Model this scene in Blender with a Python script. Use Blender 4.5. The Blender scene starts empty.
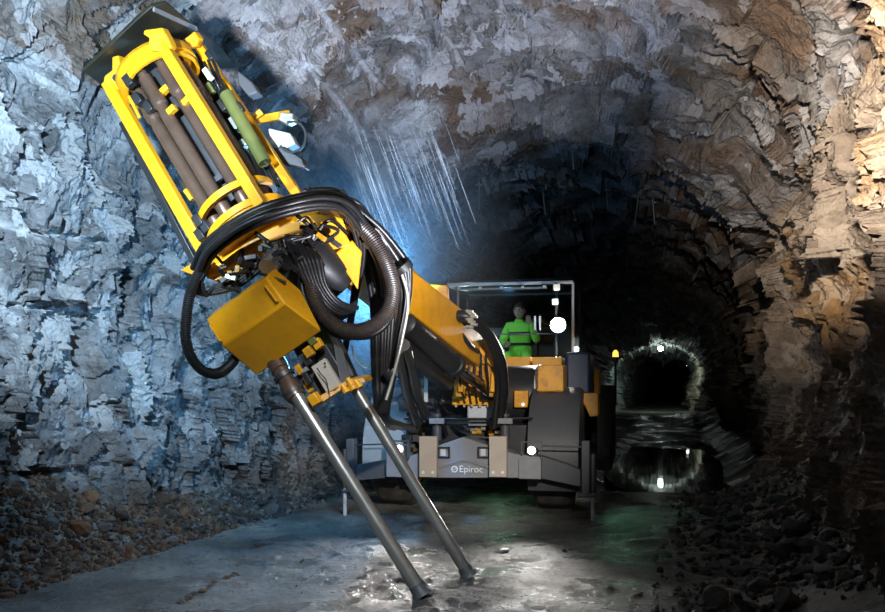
import bpy, bmesh, math, random
import numpy as np
from mathutils import Vector, Matrix, Euler

random.seed(7)
rng = np.random.default_rng(7)
scene = bpy.context.scene
col = scene.collection

# ------------------------------------------------------------------ camera, world, lights, exposure
F, YH, CH = 900.0, 385.0, 1.4            # focal length in pixels, horizon row, eye height
cam_data = bpy.data.cameras.new('camera')
cam = bpy.data.objects.new('camera', cam_data); col.objects.link(cam)
cam.location = (0, 0, CH); cam.rotation_euler = (math.pi / 2, 0, 0)
cam_data.sensor_width = 36; cam_data.lens = 36 * F / 885
cam_data.shift_y = (YH - 306) / 885
cam_data.clip_start = 0.05; cam_data.clip_end = 300
scene.camera = cam

world = bpy.data.worlds.new('tunnel_dark'); scene.world = world
world.use_nodes = True
world.node_tree.nodes['Background'].inputs[0].default_value = (0.02, 0.03, 0.05, 1)
world.node_tree.nodes['Background'].inputs[1].default_value = 0.0

vs = scene.view_settings
vs.view_transform = 'Standard'; vs.look = 'None'; vs.gamma = 1.0; vs.exposure = 0.0
vs.use_curve_mapping = False
scene.cycles.max_bounces = 6
scene.cycles.volume_bounces = 0

def spot(name, loc, aim, energy, color, angle, blend=0.6, size=0.12):
    d = bpy.data.lights.new(name, 'SPOT'); d.energy = energy; d.color = color
    d.spot_size = math.radians(angle); d.spot_blend = blend; d.shadow_soft_size = size
    o = bpy.data.objects.new(name, d); col.objects.link(o); o.location = loc
    o.rotation_euler = (Vector(aim) - Vector(loc)).to_track_quat('-Z', 'Y').to_euler()
    return o
def point(name, loc, energy, color, size=0.06):
    d = bpy.data.lights.new(name, 'POINT'); d.energy = energy; d.color = color; d.shadow_soft_size = size
    o = bpy.data.objects.new(name, d); col.objects.link(o); o.location = loc
    return o

# unseen spots around the camera; those on rig and floor are added fill
spot('flood_wall', (-1.9, 3.6, 3.0), (-3.1, 8.0, 3.1), 2000, (0.61, 0.82, 1.0), 76, 0.9, 0.06)
spot('flood_feed', (0.5, 2.4, 4.3), (-1.2, 6.3, 2.3), 132, (1.0, 0.92, 0.80), 36, 0.6, 0.08)
spot('flood_roof', (0.9, 3.3, 0.3), (-0.2, 8.3, 5.2), 3600, (0.88, 0.90, 1.0), 50, 0.8, 0.06)
spot('flood_side', (0.95, 2.2, 2.5), (4.1, 7.7, 3.7), 4200, (1.0, 0.87, 0.72), 42, 0.9, 0.06)
spot('fill_rig', (1.2, 2.6, 2.6), (0.1, 9.4, 1.25), 1600, (1.0, 0.95, 0.88), 30, 0.7, 0.08)
spot('fill_floor', (-0.6, 3.0, 3.4), (-0.9, 6.3, 0.0), 620, (0.80, 0.92, 1.0), 56, 0.9, 0.08)

# ------------------------------------------------------------------ pixel helpers (photo pixel + distance -> world point)
def P(px, py, d):
    return Vector(((px - 442.5) * d / F, d, CH + (YH - py) * d / F))

# ------------------------------------------------------------------ materials
def nodes_of(name):
    m = bpy.data.materials.new(name); m.use_nodes = True
    nt = m.node_tree
    return m, nt, nt.nodes['Principled BSDF']
def noise_node(nt, scale, detail=6, rough=0.6, vec=None):
    n = nt.nodes.new('ShaderNodeTexNoise'); n.inputs['Scale'].default_value = scale
    n.inputs['Detail'].default_value = detail; n.inputs['Roughness'].default_value = rough
    if vec: nt.links.new(vec, n.inputs['Vector'])
    return n
def ramp_node(nt, fac, stops):
    r = nt.nodes.new('ShaderNodeValToRGB'); e = r.color_ramp.elements
    while len(e) < len(stops): e.new(0.5)
    for el, (p, c) in zip(e, stops):
        el.position = p; el.color = (*c, 1) if len(c) == 3 else c
    nt.links.new(fac, r.inputs[0]); return r
def mix_node(nt, fac, a, b, mode='MIX'):
    m = nt.nodes.new('ShaderNodeMix'); m.data_type = 'RGBA'; m.blend_type = mode
    if isinstance(fac, (int, float)): m.inputs[0].default_value = fac
    else: nt.links.new(fac, m.inputs[0])
    for v, i in ((a, 6), (b, 7)):
        if isinstance(v, tuple): m.inputs[i].default_value = (*v, 1)
        else: nt.links.new(v, m.inputs[i])
    return m.outputs[2]
def math_node(nt, op, a, b=None, c=None):
    m = nt.nodes.new('ShaderNodeMath'); m.operation = op
    for v, i in ((a, 0), (b, 1), (c, 2)):
        if v is None: continue
        if isinstance(v, (int, float)): m.inputs[i].default_value = v
        else: nt.links.new(v, m.inputs[i])
    return m.outputs[0]

def paint(name, color, rough=0.4, metal=0.0, dirt=0.25, dirtcol=(0.05, 0.04, 0.03), scale=6.0, spec=0.5):
    m, nt, b = nodes_of(name)
    tc = nt.nodes.new('ShaderNodeTexCoord')
    n = noise_node(nt, scale, 8, 0.65, tc.outputs['Object'])
    r = ramp_node(nt, n.outputs['Fac'], [(0.45, (0, 0, 0)), (0.75, (dirt, dirt, dirt))])
    c = mix_node(nt, r.outputs['Color'], color, dirtcol)
    nt.links.new(c, b.inputs['Base Color'])
    b.inputs['Metallic'].default_value = metal
    b.inputs['Specular IOR Level'].default_value = spec
    n2 = noise_node(nt, scale * 3, 4, 0.6, tc.outputs['Object'])
    mr = nt.nodes.new('ShaderNodeMapRange'); mr.inputs[3].default_value = max(0.05, rough - 0.1); mr.inputs[4].default_value = min(1, rough + 0.15)
    nt.links.new(n2.outputs['Fac'], mr.inputs[0]); nt.links.new(mr.outputs[0], b.inputs['Roughness'])
    bp = nt.nodes.new('ShaderNodeBump'); bp.inputs['Strength'].default_value = 0.08; bp.inputs['Distance'].default_value = 0.01
    nt.links.new(n2.outputs['Fac'], bp.inputs['Height']); nt.links.new(bp.outputs[0], b.inputs['Normal'])
    return m
def emit(name, color, strength):
    m, nt, b = nodes_of(name)
    b.inputs['Base Color'].default_value = (*color, 1)
    b.inputs['Emission Color'].default_value = (*color, 1); b.inputs['Emission Strength'].default_value = strength
    return m

M = {}
M['yellow'] = paint('yellow_paint', (0.78, 0.345, 0.004), 0.42, 0, 0.35, (0.16, 0.09, 0.02))
M['yellow_dark'] = paint('worn_yellow_paint', (0.62, 0.28, 0.006), 0.42, 0, 0.7, (0.07, 0.045, 0.015), 9)
M['orange'] = paint('amber_paint', (0.72, 0.34, 0.02), 0.4, 0, 0.3)
M['black'] = paint('black_paint', (0.012, 0.013, 0.015), 0.42, 0, 0.3, (0.05, 0.045, 0.04))
M['rubber'] = paint('black_rubber', (0.008, 0.008, 0.009), 0.36, 0, 0.25, (0.04, 0.034, 0.03), 14)
M['rubber_brown'] = paint('dusty_hose_rubber', (0.028, 0.021, 0.018), 0.42, 0, 0.5, (0.07, 0.048, 0.036), 12)
M['steel'] = paint('dark_steel', (0.07, 0.07, 0.075), 0.42, 0.6, 0.4, (0.04, 0.03, 0.025))
M['grey'] = paint('grey_paint', (0.20, 0.20, 0.215), 0.5, 0, 0.35, (0.08, 0.07, 0.06))
M['light_grey'] = paint('light_grey_paint', (0.50, 0.53, 0.57), 0.45, 0, 0.25, (0.25, 0.24, 0.22))
M['dark_grey'] = paint('dark_grey_paint', (0.055, 0.058, 0.065), 0.5, 0, 0.3)
M['beige'] = paint('dusty_beige_plate', (0.42, 0.36, 0.30), 0.6, 0, 0.3, (0.25, 0.2, 0.16))
M['chrome'] = paint('polished_steel', (0.42, 0.41, 0.41), 0.20, 1.0, 0.3, (0.2, 0.17, 0.15), 5)
M['rodsteel'] = paint('tube_steel', (0.40, 0.38, 0.36), 0.30, 0.75, 0.35, (0.13, 0.11, 0.09), 3)
M['rust'] = paint('brown_rod_steel', (0.155, 0.095, 0.068), 0.33, 0.55, 0.5, (0.05, 0.03, 0.02), 7)
M['olive'] = paint('olive_paint', (0.12, 0.13, 0.035), 0.4, 0.0, 0.3)
M['white'] = paint('white_plastic', (0.75, 0.76, 0.72), 0.45, 0, 0.2)
M['silver'] = paint('bright_fitting', (0.62, 0.62, 0.56), 0.3, 0.7, 0.2)
M['blue'] = paint('navy_blue_paint', (0.012, 0.035, 0.10), 0.4, 0, 0.2)
M['tyre'] = paint('muddy_tyre_rubber', (0.035, 0.032, 0.03), 0.7, 0, 0.7, (0.13, 0.11, 0.09), 10)
M['plate_dark'] = paint('olive_black_plate', (0.016, 0.014, 0.009), 0.5, 0.1, 0.5, (0.07, 0.06, 0.03), 3)
M['plate_edge'] = M['light_grey']
M['lamp_on'] = emit('lit_work_lamp', (1.0, 0.97, 0.9), 260)
M['lamp_dim'] = emit('lit_small_lamp', (1.0, 0.95, 0.88), 6)
M['lamp_pale'] = emit('pale_lamp_lens', (0.85, 0.87, 0.85), 0.35)
M['lamp_amber'] = emit('amber_beacon_lens', (1.0, 0.42, 0.06), 2.5)
M['lamp_far'] = emit('far_lamp_lens', (0.85, 1.0, 0.92), 30)
M['hivis'] = paint('lime_hi_vis_cloth', (0.30, 0.85, 0.10), 0.8, 0, 0.1)
M['reflective'] = paint('dark_navy_cloth', (0.012, 0.016, 0.03), 0.8, 0, 0.1)
M['skin'] = paint('skin', (0.50, 0.30, 0.26), 0.55, 0, 0.05)
M['hair'] = paint('dark_hair', (0.05, 0.03, 0.02), 0.6, 0, 0.1)
M['red'] = paint('red_plastic', (0.45, 0.05, 0.05), 0.5, 0, 0.1)

def glass_mat():
    m, nt, b = nodes_of('tinted_glass')
    out = nt.nodes['Material Output']
    tr = nt.nodes.new('ShaderNodeBsdfTransparent'); tr.inputs[0].default_value = (0.82, 0.90, 0.88, 1)
    gl = nt.nodes.new('ShaderNodeBsdfGlossy'); gl.inputs['Roughness'].default_value = 0.06
    fr = nt.nodes.new('ShaderNodeFresnel'); fr.inputs[0].default_value = 1.14
    mx = nt.nodes.new('ShaderNodeMixShader')
    nt.links.new(fr.outputs[0], mx.inputs[0]); nt.links.new(tr.outputs[0], mx.inputs[1]); nt.links.new(gl.outputs[0], mx.inputs[2])
    nt.links.new(mx.outputs[0], out.inputs['Surface'])
    return m
M['glass'] = glass_mat()

def rock_mat(name, dark, mid, pale, brown, brown_lo=0.52, brown_hi=0.66, rough=(0.42, 0.75), marks=(), foot=0.75):
    m, nt, b = nodes_of(name)
    tc = nt.nodes.new('ShaderNodeTexCoord'); vec = tc.outputs['Object']
    n1 = noise_node(nt, 1.1, 10, 0.62, vec)
    c1 = ramp_node(nt, n1.outputs['Fac'], [(0.30, dark), (0.50, mid), (0.72, pale)])
    n2 = noise_node(nt, 0.55, 8, 0.6, vec)
    n2.inputs['Distortion'].default_value = 0.6
    f2 = ramp_node(nt, n2.outputs['Fac'], [(brown_lo, (0, 0, 0)), (brown_hi, (0.85,) * 3)])
    c2 = mix_node(nt, f2.outputs['Color'], c1.outputs['Color'], brown)
    n3 = noise_node(nt, 9.0, 8, 0.7, vec)
    f3 = ramp_node(nt, n3.outputs['Fac'], [(0.33, (0.45,) * 3), (0.62, (1.15,) * 3)])
    c3 = mix_node(nt, 0.75, c2, f3.outputs['Color'], 'MULTIPLY')
    # pale crusted faces
    vo = nt.nodes.new('ShaderNodeTexVoronoi'); vo.inputs['Scale'].default_value = 3.2
    nw = noise_node(nt, 2.2, 4, 0.6, vec)
    vv = nt.nodes.new('ShaderNodeVectorMath'); vv.operation = 'ADD'
    nt.links.new(vec, vv.inputs[0]); nt.links.new(nw.outputs['Color'], vv.inputs[1])
    nt.links.new(vv.outputs[0], vo.inputs['Vector'])
    sep = nt.nodes.new('ShaderNodeSeparateColor'); nt.links.new(vo.outputs['Color'], sep.inputs[0])
    f4 = ramp_node(nt, sep.outputs[0], [(0.55, (0, 0, 0)), (0.95, (0.55,) * 3)])
    c4 = mix_node(nt, f4.outputs['Color'], c3, pale)
    at = nt.nodes.new('ShaderNodeAttribute'); at.attribute_name = 'trace'
    c5 = mix_node(nt, at.outputs['Fac'], c4, tuple(min(1, x * 1.15) for x in pale))
    cc = c5
    for (loc, rad, colr) in marks:
        d = nt.nodes.new('ShaderNodeVectorMath'); d.operation = 'DISTANCE'
        nt.links.new(vec, d.inputs[0]); d.inputs[1].default_value = loc
        nj = noise_node(nt, 7, 4, 0.6, vec)
        dj = math_node(nt, 'MULTIPLY_ADD', nj.outputs['Fac'], rad * 1.2, d.outputs['Value'])
        fm = math_node(nt, 'LESS_THAN', dj, rad * 1.5)
        cc = mix_node(nt, math_node(nt, 'MULTIPLY', fm, 0.8), cc, colr)
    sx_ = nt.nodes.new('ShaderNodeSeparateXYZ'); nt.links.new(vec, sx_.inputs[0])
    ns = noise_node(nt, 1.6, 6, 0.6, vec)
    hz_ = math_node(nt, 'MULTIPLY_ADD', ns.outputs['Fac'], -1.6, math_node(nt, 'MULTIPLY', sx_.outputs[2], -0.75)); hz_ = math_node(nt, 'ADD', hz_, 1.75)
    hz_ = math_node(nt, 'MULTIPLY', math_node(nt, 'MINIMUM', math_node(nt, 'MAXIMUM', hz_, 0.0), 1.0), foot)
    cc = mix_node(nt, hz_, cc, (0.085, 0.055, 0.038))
    nt.links.new(cc, b.inputs['Base Color'])
    mr = nt.nodes.new('ShaderNodeMapRange'); mr.inputs[3].default_value = rough[0]; mr.inputs[4].default_value = rough[1]
    nt.links.new(n3.outputs['Fac'], mr.inputs[0]); nt.links.new(mr.outputs[0], b.inputs['Roughness'])
    b.inputs['Specular IOR Level'].default_value = 0.5
    # fine relief
    nb = noise_node(nt, 14, 12, 0.72, vec)
    vb = nt.nodes.new('ShaderNodeTexVoronoi'); vb.inputs['Scale'].default_value = 11
    nt.links.new(vv.outputs[0], vb.inputs['Vector'])
    hgt = math_node(nt, 'MULTIPLY_ADD', vb.outputs['Distance'], 0.7, nb.outputs['Fac'])
    bp = nt.nodes.new('ShaderNodeBump'); bp.inputs['Strength'].default_value = 0.9; bp.inputs['Distance'].default_value = 0.035
    nt.links.new(hgt, bp.inputs['Height']); nt.links.new(bp.outputs[0], b.inputs['Normal'])
    return m

# ------------------------------------------------------------------ mesh helpers
WM = {}                                   # world matrices of the objects made here
def link(o, parent=None, mat_world=None):
    col.objects.link(o)
    W = mat_world or Matrix.Identity(4)
    if parent is not None:
        o.parent = parent; o.matrix_parent_inverse = WM[parent.name].inverted()
    o.matrix_basis = W
    WM[o.name] = W
    return o
def empty(name, loc=(0, 0, 0), rotz=0.0, parent=None):
    o = bpy.data.objects.new(name, None); o.empty_display_size = 0.1
    return link(o, parent, Matrix.Translation(loc) @ Matrix.Rotation(rotz, 4, 'Z'))
def tag(o, label, cat=None, group=None, kind=None):
    if label: o['label'] = label
    if cat: o['category'] = cat
    if group: o['group'] = group
    if kind: o['kind'] = kind
    return o

class MB:
    def __init__(s): s.v = []; s.f = []
    def add(s, vs, fs):
        k = len(s.v); s.v += [Vector(p) for p in vs]; s.f += [tuple(i + k for i in f) for f in fs]; return s
    def hexa(s, p):                        # 8 corners: bottom ring then top ring
        return s.add(p, [(3, 2, 1, 0), (4, 5, 6, 7), (0, 1, 5, 4), (1, 2, 6, 5), (2, 3, 7, 6), (3, 0, 4, 7)])
    def box(s, c, size, fr=None):
        a = fr or (Vector((1, 0, 0)), Vector((0, 1, 0)), Vector((0, 0, 1))); c = Vector(c)
        x, y, z = a[0] * size[0] / 2, a[1] * size[1] / 2, a[2] * size[2] / 2
        return s.hexa([c - x - y - z, c + x - y - z, c + x + y - z, c - x + y - z, c - x - y + z, c + x - y + z, c + x + y + z, c - x + y + z])
    def bar(s, p0, p1, w, h, up=Vector((0, 0, 1))):
        p0, p1 = Vector(p0), Vector(p1); z = (p1 - p0); L = z.length; z = z.normalized()
        x = Vector(up).cross(z)
        if x.length < 1e-4: x = Vector((1, 0, 0)).cross(z)
        x.normalize(); y = z.cross(x)
        return s.box((p0 + p1) / 2, (w, h, L), (x, y, z))
    def prism(s, poly, depth):             # poly: world points in a plane; depth: vector
        n = len(poly); depth = Vector(depth); a = [Vector(p) for p in poly]; b = [p + depth for p in a]
        return s.add(a + b, [tuple(range(n - 1, -1, -1)), tuple(range(n, 2 * n))] + [(i, (i + 1) % n, n + (i + 1) % n, n + i) for i in range(n)])
    def tube(s, pts, r, n=10, caps=True):
        pts = [Vector(p) for p in pts]; rs = r if hasattr(r, '__len__') else [r] * len(pts)
        k = len(s.v); up = None
        for i, p in enumerate(pts):
            t = (pts[min(i + 1, len(pts) - 1)] - pts[max(i - 1, 0)]).normalized()
            if up is None:
                up = Vector((0, 0, 1)) if abs(t.z) < 0.9 else Vector((1, 0, 0))
            x = (up - t * up.dot(t)).normalized(); up = x; y = t.cross(x)
            for j in range(n):
                a = 2 * math.pi * j / n
                s.v.append(p + (x * math.cos(a) + y * math.sin(a)) * rs[i])
        for i in range(len(pts) - 1):
            for j in range(n):
                j2 = (j + 1) % n
                s.f.append((k + i * n + j, k + i * n + j2, k + (i + 1) * n + j2, k + (i + 1) * n + j))
        if caps:
            s.f.append(tuple(k + j for j in range(n - 1, -1, -1))); e = k + (len(pts) - 1) * n
            s.f.append(tuple(e + j for j in range(n)))
        return s
    def cyl(s, p0, p1, r, r2=None, n=20):
        return s.tube([p0, p1], [r, r if r2 is None else r2], n)
    def stepped(s, p0, p1, prof, n=20):    # prof: list of (fraction, radius)
        p0, p1 = Vector(p0), Vector(p1)
        return s.tube([p0.lerp(p1, t) for t, _ in prof], [r for _, r in prof], n)
    def ring(s, c, R, axis, w, h, a0=0.0, a1=2 * math.pi, n=40, ref=Vector((1, 0, 0))):
        axis = Vector(axis).normalized(); x = (Vector(ref) - axis * axis.dot(Vector(ref))).normalized(); y = axis.cross(x)
        full = abs(a1 - a0 - 2 * math.pi) < 1e-6; k = len(s.v); m = n if full else n + 1
        for i in range(m):
            a = a0 + (a1 - a0) * i / n; d = x * math.cos(a) + y * math.sin(a)
            for (rr, hh) in ((R - w / 2, -h / 2), (R + w / 2, -h / 2), (R + w / 2, h / 2), (R - w / 2, h / 2)):
                s.v.append(Vector(c) + d * rr + axis * hh)
        for i in range(n):
            i2 = (i + 1) % m
            for j in range(4):
                j2 = (j + 1) % 4
                s.f.append((k + i * 4 + j, k + i * 4 + j2, k + i2 * 4 + j2, k + i2 * 4 + j))
        if not full:
            s.f.append((k + 3, k + 2, k + 1, k)); e = k + n * 4; s.f.append((e, e + 1, e + 2, e + 3))
        return s
    def build(s, name, mat, parent=None, bevel=0.0, smooth=40, origin=None):
        o_ = Vector(origin) if origin is not None else (sum(s.v, Vector()) / max(1, len(s.v)))
        me = bpy.data.meshes.new(name); me.from_pydata([tuple(p - o_) for p in s.v], [], s.f)
        me.materials.append(M[mat] if isinstance(mat, str) else mat)
        bm = bmesh.new(); bm.from_mesh(me); bmesh.ops.recalc_face_normals(bm, faces=bm.faces); bm.to_mesh(me); bm.free()
        if smooth:
            me.shade_smooth(); me.set_sharp_from_angle(angle=math.radians(smooth))
        o = bpy.data.objects.new(name, me); link(o, parent, Matrix.Translation(o_))
        if bevel:
            b = o.modifiers.new('bevel', 'BEVEL'); b.width = bevel; b.segments = 2; b.limit_method = 'ANGLE'; b.angle_limit = math.radians(40)
            b.harden_normals = False
        return o

def spline(pts, n=14):
    pts = [Vector(p) for p in pts]; q = [pts[0] * 2 - pts[1]] + pts + [pts[-1] * 2 - pts[-2]]; out = []
    for i in range(1, len(q) - 2):
        a, b, c, d = q[i - 1:i + 3]
        for k in range(n):
            t = k / n
            out.append(0.5 * ((2 * b) + (c - a) * t + (2 * a - 5 * b + 4 * c - d) * t * t + (3 * b - a - 3 * c + d) * t ** 3))
    out.append(pts[-1]); return out
def hose(pix, r, parent, mat='rubber', ribs=False, off=(0, 0, 0), name='hose', n=10):
    pts = spline([P(*p) + Vector(off) for p in pix], 26 if ribs else 9)
    rs = [r * (1 + (0.07 if i % 2 else -0.05)) for i in range(len(pts))] if ribs else r
    return MB().tube(pts, rs, n).build(name, mat, parent, smooth=60 if not ribs else 30)

# ------------------------------------------------------------------ noise in numpy
def _hash(ix, iy, iz, seed):
    h = (ix.astype(np.int64) * 374761393 + iy.astype(np.int64) * 668265263 + iz.astype(np.int64) * 2147483647 + seed * 1274126177) & 0xFFFFFFFF
    h = ((h ^ (h >> 13)) * 1274126177) & 0xFFFFFFFF
    h = ((h ^ (h >> 16)) * 2246822519) & 0xFFFFFFFF
    return (h ^ (h >> 15)) & 0xFFFFFFFF
def _u(h, k):
    h2 = ((h + k * 0x9E3779B1) * 2654435761) & 0xFFFFFFFF
    h2 = ((h2 ^ (h2 >> 15)) * 2246822519) & 0xFFFFFFFF
    return ((h2 ^ (h2 >> 13)) & 0xFFFF).astype(np.float32) / 65535.0
def vnoise(p, seed=0):
    i = np.floor(p).astype(np.int64); f = (p - i).astype(np.float32); f = f * f * (3 - 2 * f); out = 0
    for a in (0, 1):
        for b in (0, 1):
            for c in (0, 1):
                w = (f[:, 0] if a else 1 - f[:, 0]) * (f[:, 1] if b else 1 - f[:, 1]) * (f[:, 2] if c else 1 - f[:, 2])
                out = out + w * _u(_hash(i[:, 0] + a, i[:, 1] + b, i[:, 2] + c, seed), 1)
    return out * 2 - 1
def fbm(p, octs=5, seed=0, gain=0.5):
    o = 0; a = 1.0; s = 0
    for k in range(octs):
        o = o + a * vnoise(p * (2.03 ** k) + 17.3 * k, seed + k); s += a; a *= gain
    return o / s
def facets(p, seed, tilt=1.0):
    """blocky fractured rock: every cell of a Voronoi diagram is a tilted plane; returns height, border distance"""
    i = np.floor(p).astype(np.int64); n = len(p)
    f1 = np.full(n, 9e9, np.float32); f2 = f1.copy(); best = np.zeros(n, np.int64); vec = np.zeros((n, 3), np.float32)
    for a in (-1, 0, 1):
        for b in (-1, 0, 1):
            for c in (-1, 0, 1):
                h = _hash(i[:, 0] + a, i[:, 1] + b, i[:, 2] + c, seed)
                q = np.stack([i[:, 0] + a + _u(h, 1), i[:, 1] + b + _u(h, 2), i[:, 2] + c + _u(h, 3)], 1)
                dv = (p - q).astype(np.float32); d = (dv * dv).sum(1)
                nb = d < f1
                f2 = np.where(nb, f1, np.minimum(f2, d)); f1 = np.where(nb, d, f1)
                best = np.where(nb, h, best); vec[nb] = dv[nb]
    g = np.stack([_u(best, 4), _u(best, 5), _u(best, 6)], 1) * 2 - 1
    return (_u(best, 7) * 2 - 1) * 0.55 + tilt * (g * vec).sum(1), np.sqrt(f2) - np.sqrt(f1)

# ------------------------------------------------------------------ the tunnel
SL = 0.275
TH = Vector((SL, 1, 0)).normalized(); NH = Vector((TH.y, -TH.x, 0))
AX = Vector((0.1 - SL * 7, 0, 0))
ctrl = [(-3.55, -0.35), (-3.48, 0.5), (-3.36, 1.5), (-3.2, 2.6), (-2.75, 3.65), (-1.85, 4.55), (0, 5.0), (1.85, 4.5), (2.75, 3.6), (3.08, 2.6), (3.05, 1.5), (2.98, 0.5), (2.95, -0.35)]
prof = np.array([(p.x, p.y) for p in spline([(a, b, 0) for a, b in ctrl], 40)])
seg = np.r_[0, np.cumsum(np.hypot(*np.diff(prof, axis=0).T))]
NU = 720
uu = np.linspace(0, seg[-1], NU)
pr = np.interp(uu, seg, prof[:, 0]); pz = np.interp(uu, seg, prof[:, 1])
tr_, tz_ = np.gradient(pr), np.gradient(pz); ln = np.hypot(tr_, tz_); nr, nz = -tz_ / ln, tr_ / ln   # outward
def to_sr(p):
    q = Vector((p[0], p[1], 0)) - AX
    return q.dot(TH), q.dot(NH)
poly_r, poly_z = pr, pz
def inside(r, z):
    x0, y0 = poly_r, poly_z; x1, y1 = np.roll(x0, -1), np.roll(y0, -1)
    c = ((y0 > z) != (y1 > z)) & (r < (x1 - x0) * (z - y0) / (y1 - y0 + 1e-12) + x0)
    return bool(c.sum() % 2)
def hit(px, py):
    lo = None
    d = 1.0
    while d < 60:
        p = P(px, py, d); s_, r_ = to_sr(p)
        if not inside(r_, p.z): break
        d += 0.1
    return P(px, py, d - 0.05)

# half-barrel drill traces and joints followed along the photo: (pixel polyline, depth, half width, pale)
traces_px = [
    ([(-20, 222), (60, 238), (118, 246)], 0.035, 0.028, 0.75), ([(-10, 66), (40, 88), (112, 121)], 0.035, 0.028, 0.55),
    ([(-10, 304), (60, 309), (118, 312)], 0.03, 0.024, 0.6), ([(0, 125), (45, 142), (80, 152)], 0.025, 0.022, 0.45),
    ([(120, 396), (190, 391), (240, 388)], 0.025, 0.02, 0.5), ([(10, 475), (60, 470), (110, 462)], 0.03, 0.03, 0.1),
    ([(290, 0), (330, 48), (360, 85), (395, 122)], 0.05, 0.035, 0.35), ([(350, -5), (376, 25)], 0.045, 0.03, 0.35),
    ([(396, -5), (430, 40), (470, 98)], 0.05, 0.035, 0.35), ([(448, -5), (462, 35), (482, 80)], 0.045, 0.03, 0.1),
    ([(475, -5), (495, 35), (512, 72)], 0.04, 0.028, 0.3), ([(316, 85), (345, 118), (375, 150)], 0.045, 0.03, 0.35),
    ([(245, 15), (262, 32), (278, 48)], 0.035, 0.03, 0.4), ([(740, 62), (732, 95), (722, 132)], 0.05, 0.03, 0.0),
    ([(852, -5), (825, 45), (803, 80)], 0.06, 0.035, 0.0), ([(560, -5), (575, 30)], 0.04, 0.03, 0.2),
]
cracks_px = [
    ([(776, 72), (800, 115), (828, 160), (842, 190)], 0.12, 0.06), ([(808, 175), (804, 230), (810, 280), (808, 330), (818, 380)], 0.50, 0.13),
    ([(786, 185), (780, 215), (786, 250), (792, 300), (789, 360)], 0.30, 0.16), ([(768, 225), (762, 270), (766, 320), (764, 400)], 0.35, 0.3),
    ([(845, 200), (852, 120), (845, 90)], 0.15, 0.05), ([(862, 330), (872, 380), (868, 440)], 0.15, 0.06),
    ([(690, 135), (722, 130), (700, 150)], 0.10, 0.06), ([(130, 420), (128, 360), (140, 300)], 0.10, 0.07), ([(28, 200), (50, 150)], 0.12, 0.1),
    ([(90, 330), (96, 400), (100, 450)], 0.16, 0.06), ([(300, 180), (335, 190), (370, 160)], 0.10, 0.08),
]
def densify(px):
    out = []
    for a, b in zip(px, px[1:]):
        for k in range(6): out.append(hit(a[0] + (b[0] - a[0]) * k / 6, a[1] + (b[1] - a[1]) * k / 6))
    out.append(hit(*px[-1])); return np.array([tuple(p) for p in out])
def seg_dist(pts, line):
    lo, hi = line.min(0) - 0.6, line.max(0) + 0.6
    idx = np.nonzero(((pts > lo) & (pts < hi)).all(1))[0]; q = pts[idx]; best = np.full(len(idx), 9.0)
    for a, b in zip(line, line[1:]):
        ab = b - a; t = np.clip(((q - a) @ ab) / (ab @ ab + 1e-9), 0, 1)
        best = np.minimum(best, np.linalg.norm(q - a - t[:, None] * ab, axis=1))
    return idx, best

fine = np.arange(5.2, 14.0, 0.021)
rows = [-4.0, -3.0, -2.0, -1.0, 0.0]; s = 0.6
while s < 5.18: rows.append(s); s += 0.15
rows += list(fine); s = fine[-1]; st = 0.03
while s < 85:
    st = min(1.1, st * 1.055); s += st; rows.append(s)
rows = np.array(rows)
S, Ui = np.meshgrid(rows, np.arange(NU), indexing='ij')
Sf = S.ravel(); Uf = Ui.ravel()
th, nh, ax = np.array(TH), np.array(NH), np.array(AX)
k1 = np.clip((Sf - 24) / 20, 0, 1); kf = np.clip((Sf - 46.5) / 4.5, 0, 1); kf = kf * kf * (3 - 2 * kf)       # the drift narrows far inside
base = ax + Sf[:, None] * th + (pr[Uf] * (1 - 0.25 * k1 - 0.20 * kf))[:, None] * nh; base[:, 2] = pz[Uf] * (1 - 0.30 * k1 - 0.10 * kf)
nrm = nr[Uf][:, None] * nh; nrm[:, 2] = nz[Uf]
warp = np.stack([fbm(base * 0.9, 3, 50), fbm(base * 0.9, 3, 60), fbm(base * 0.9, 3, 70)], 1)
disp = 0.28 * fbm(base * 0.45, 4, 3)
# big blocks, stretched along the joints; finer spalls on top
b1, e1 = facets((base + 0.25 * warp) * np.array([0.8, 0.8, 0.55]), 11, 1.0)
disp += 0.22 * b1 - 0.10 * np.exp(-e1 * 14)
low = disp.copy()
roofk = np.clip((base[:, 2] - 3.2) / 0.9, 0, 1)
b2, e2 = facets((base + 0.18 * warp) * np.array([2.3, 2.3, 1.5]) + 5, 12, 1.2)
disp += (1 - roofk) * (0.125 * b2 - 0.04 * np.exp(-e2 * 12))
rm = roofk > 0
b2, e2 = facets((base[rm] + 0.2 * warp[rm]) * np.array([0.9, 2.2, 1.4]) + 5, 15, 1.2)
disp[rm] += roofk[rm] * (0.12 * b2 - 0.03 * np.exp(-e2 * 12))
b3, e3 = facets((base + 0.08 * warp) * np.array([5.8, 5.8, 3.6]) + 9, 13, 1.4)
disp += (1 - 0.55 * roofk) * (0.055 * b3 - 0.016 * np.exp(-e3 * 10))
nearm = (Sf > 5) & (Sf < 15)
b4, e4 = facets((base[nearm] + 0.04 * warp[nearm]) * np.array([13.0, 13.0, 9.0]) + 3, 14, 1.4)
disp[nearm] += (1 - 0.6 * roofk[nearm]) * 0.020 * b4
disp += (1 - 0.6 * roofk) * 0.022 * fbm(base * 9.0, 4, 21, 0.6)
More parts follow.
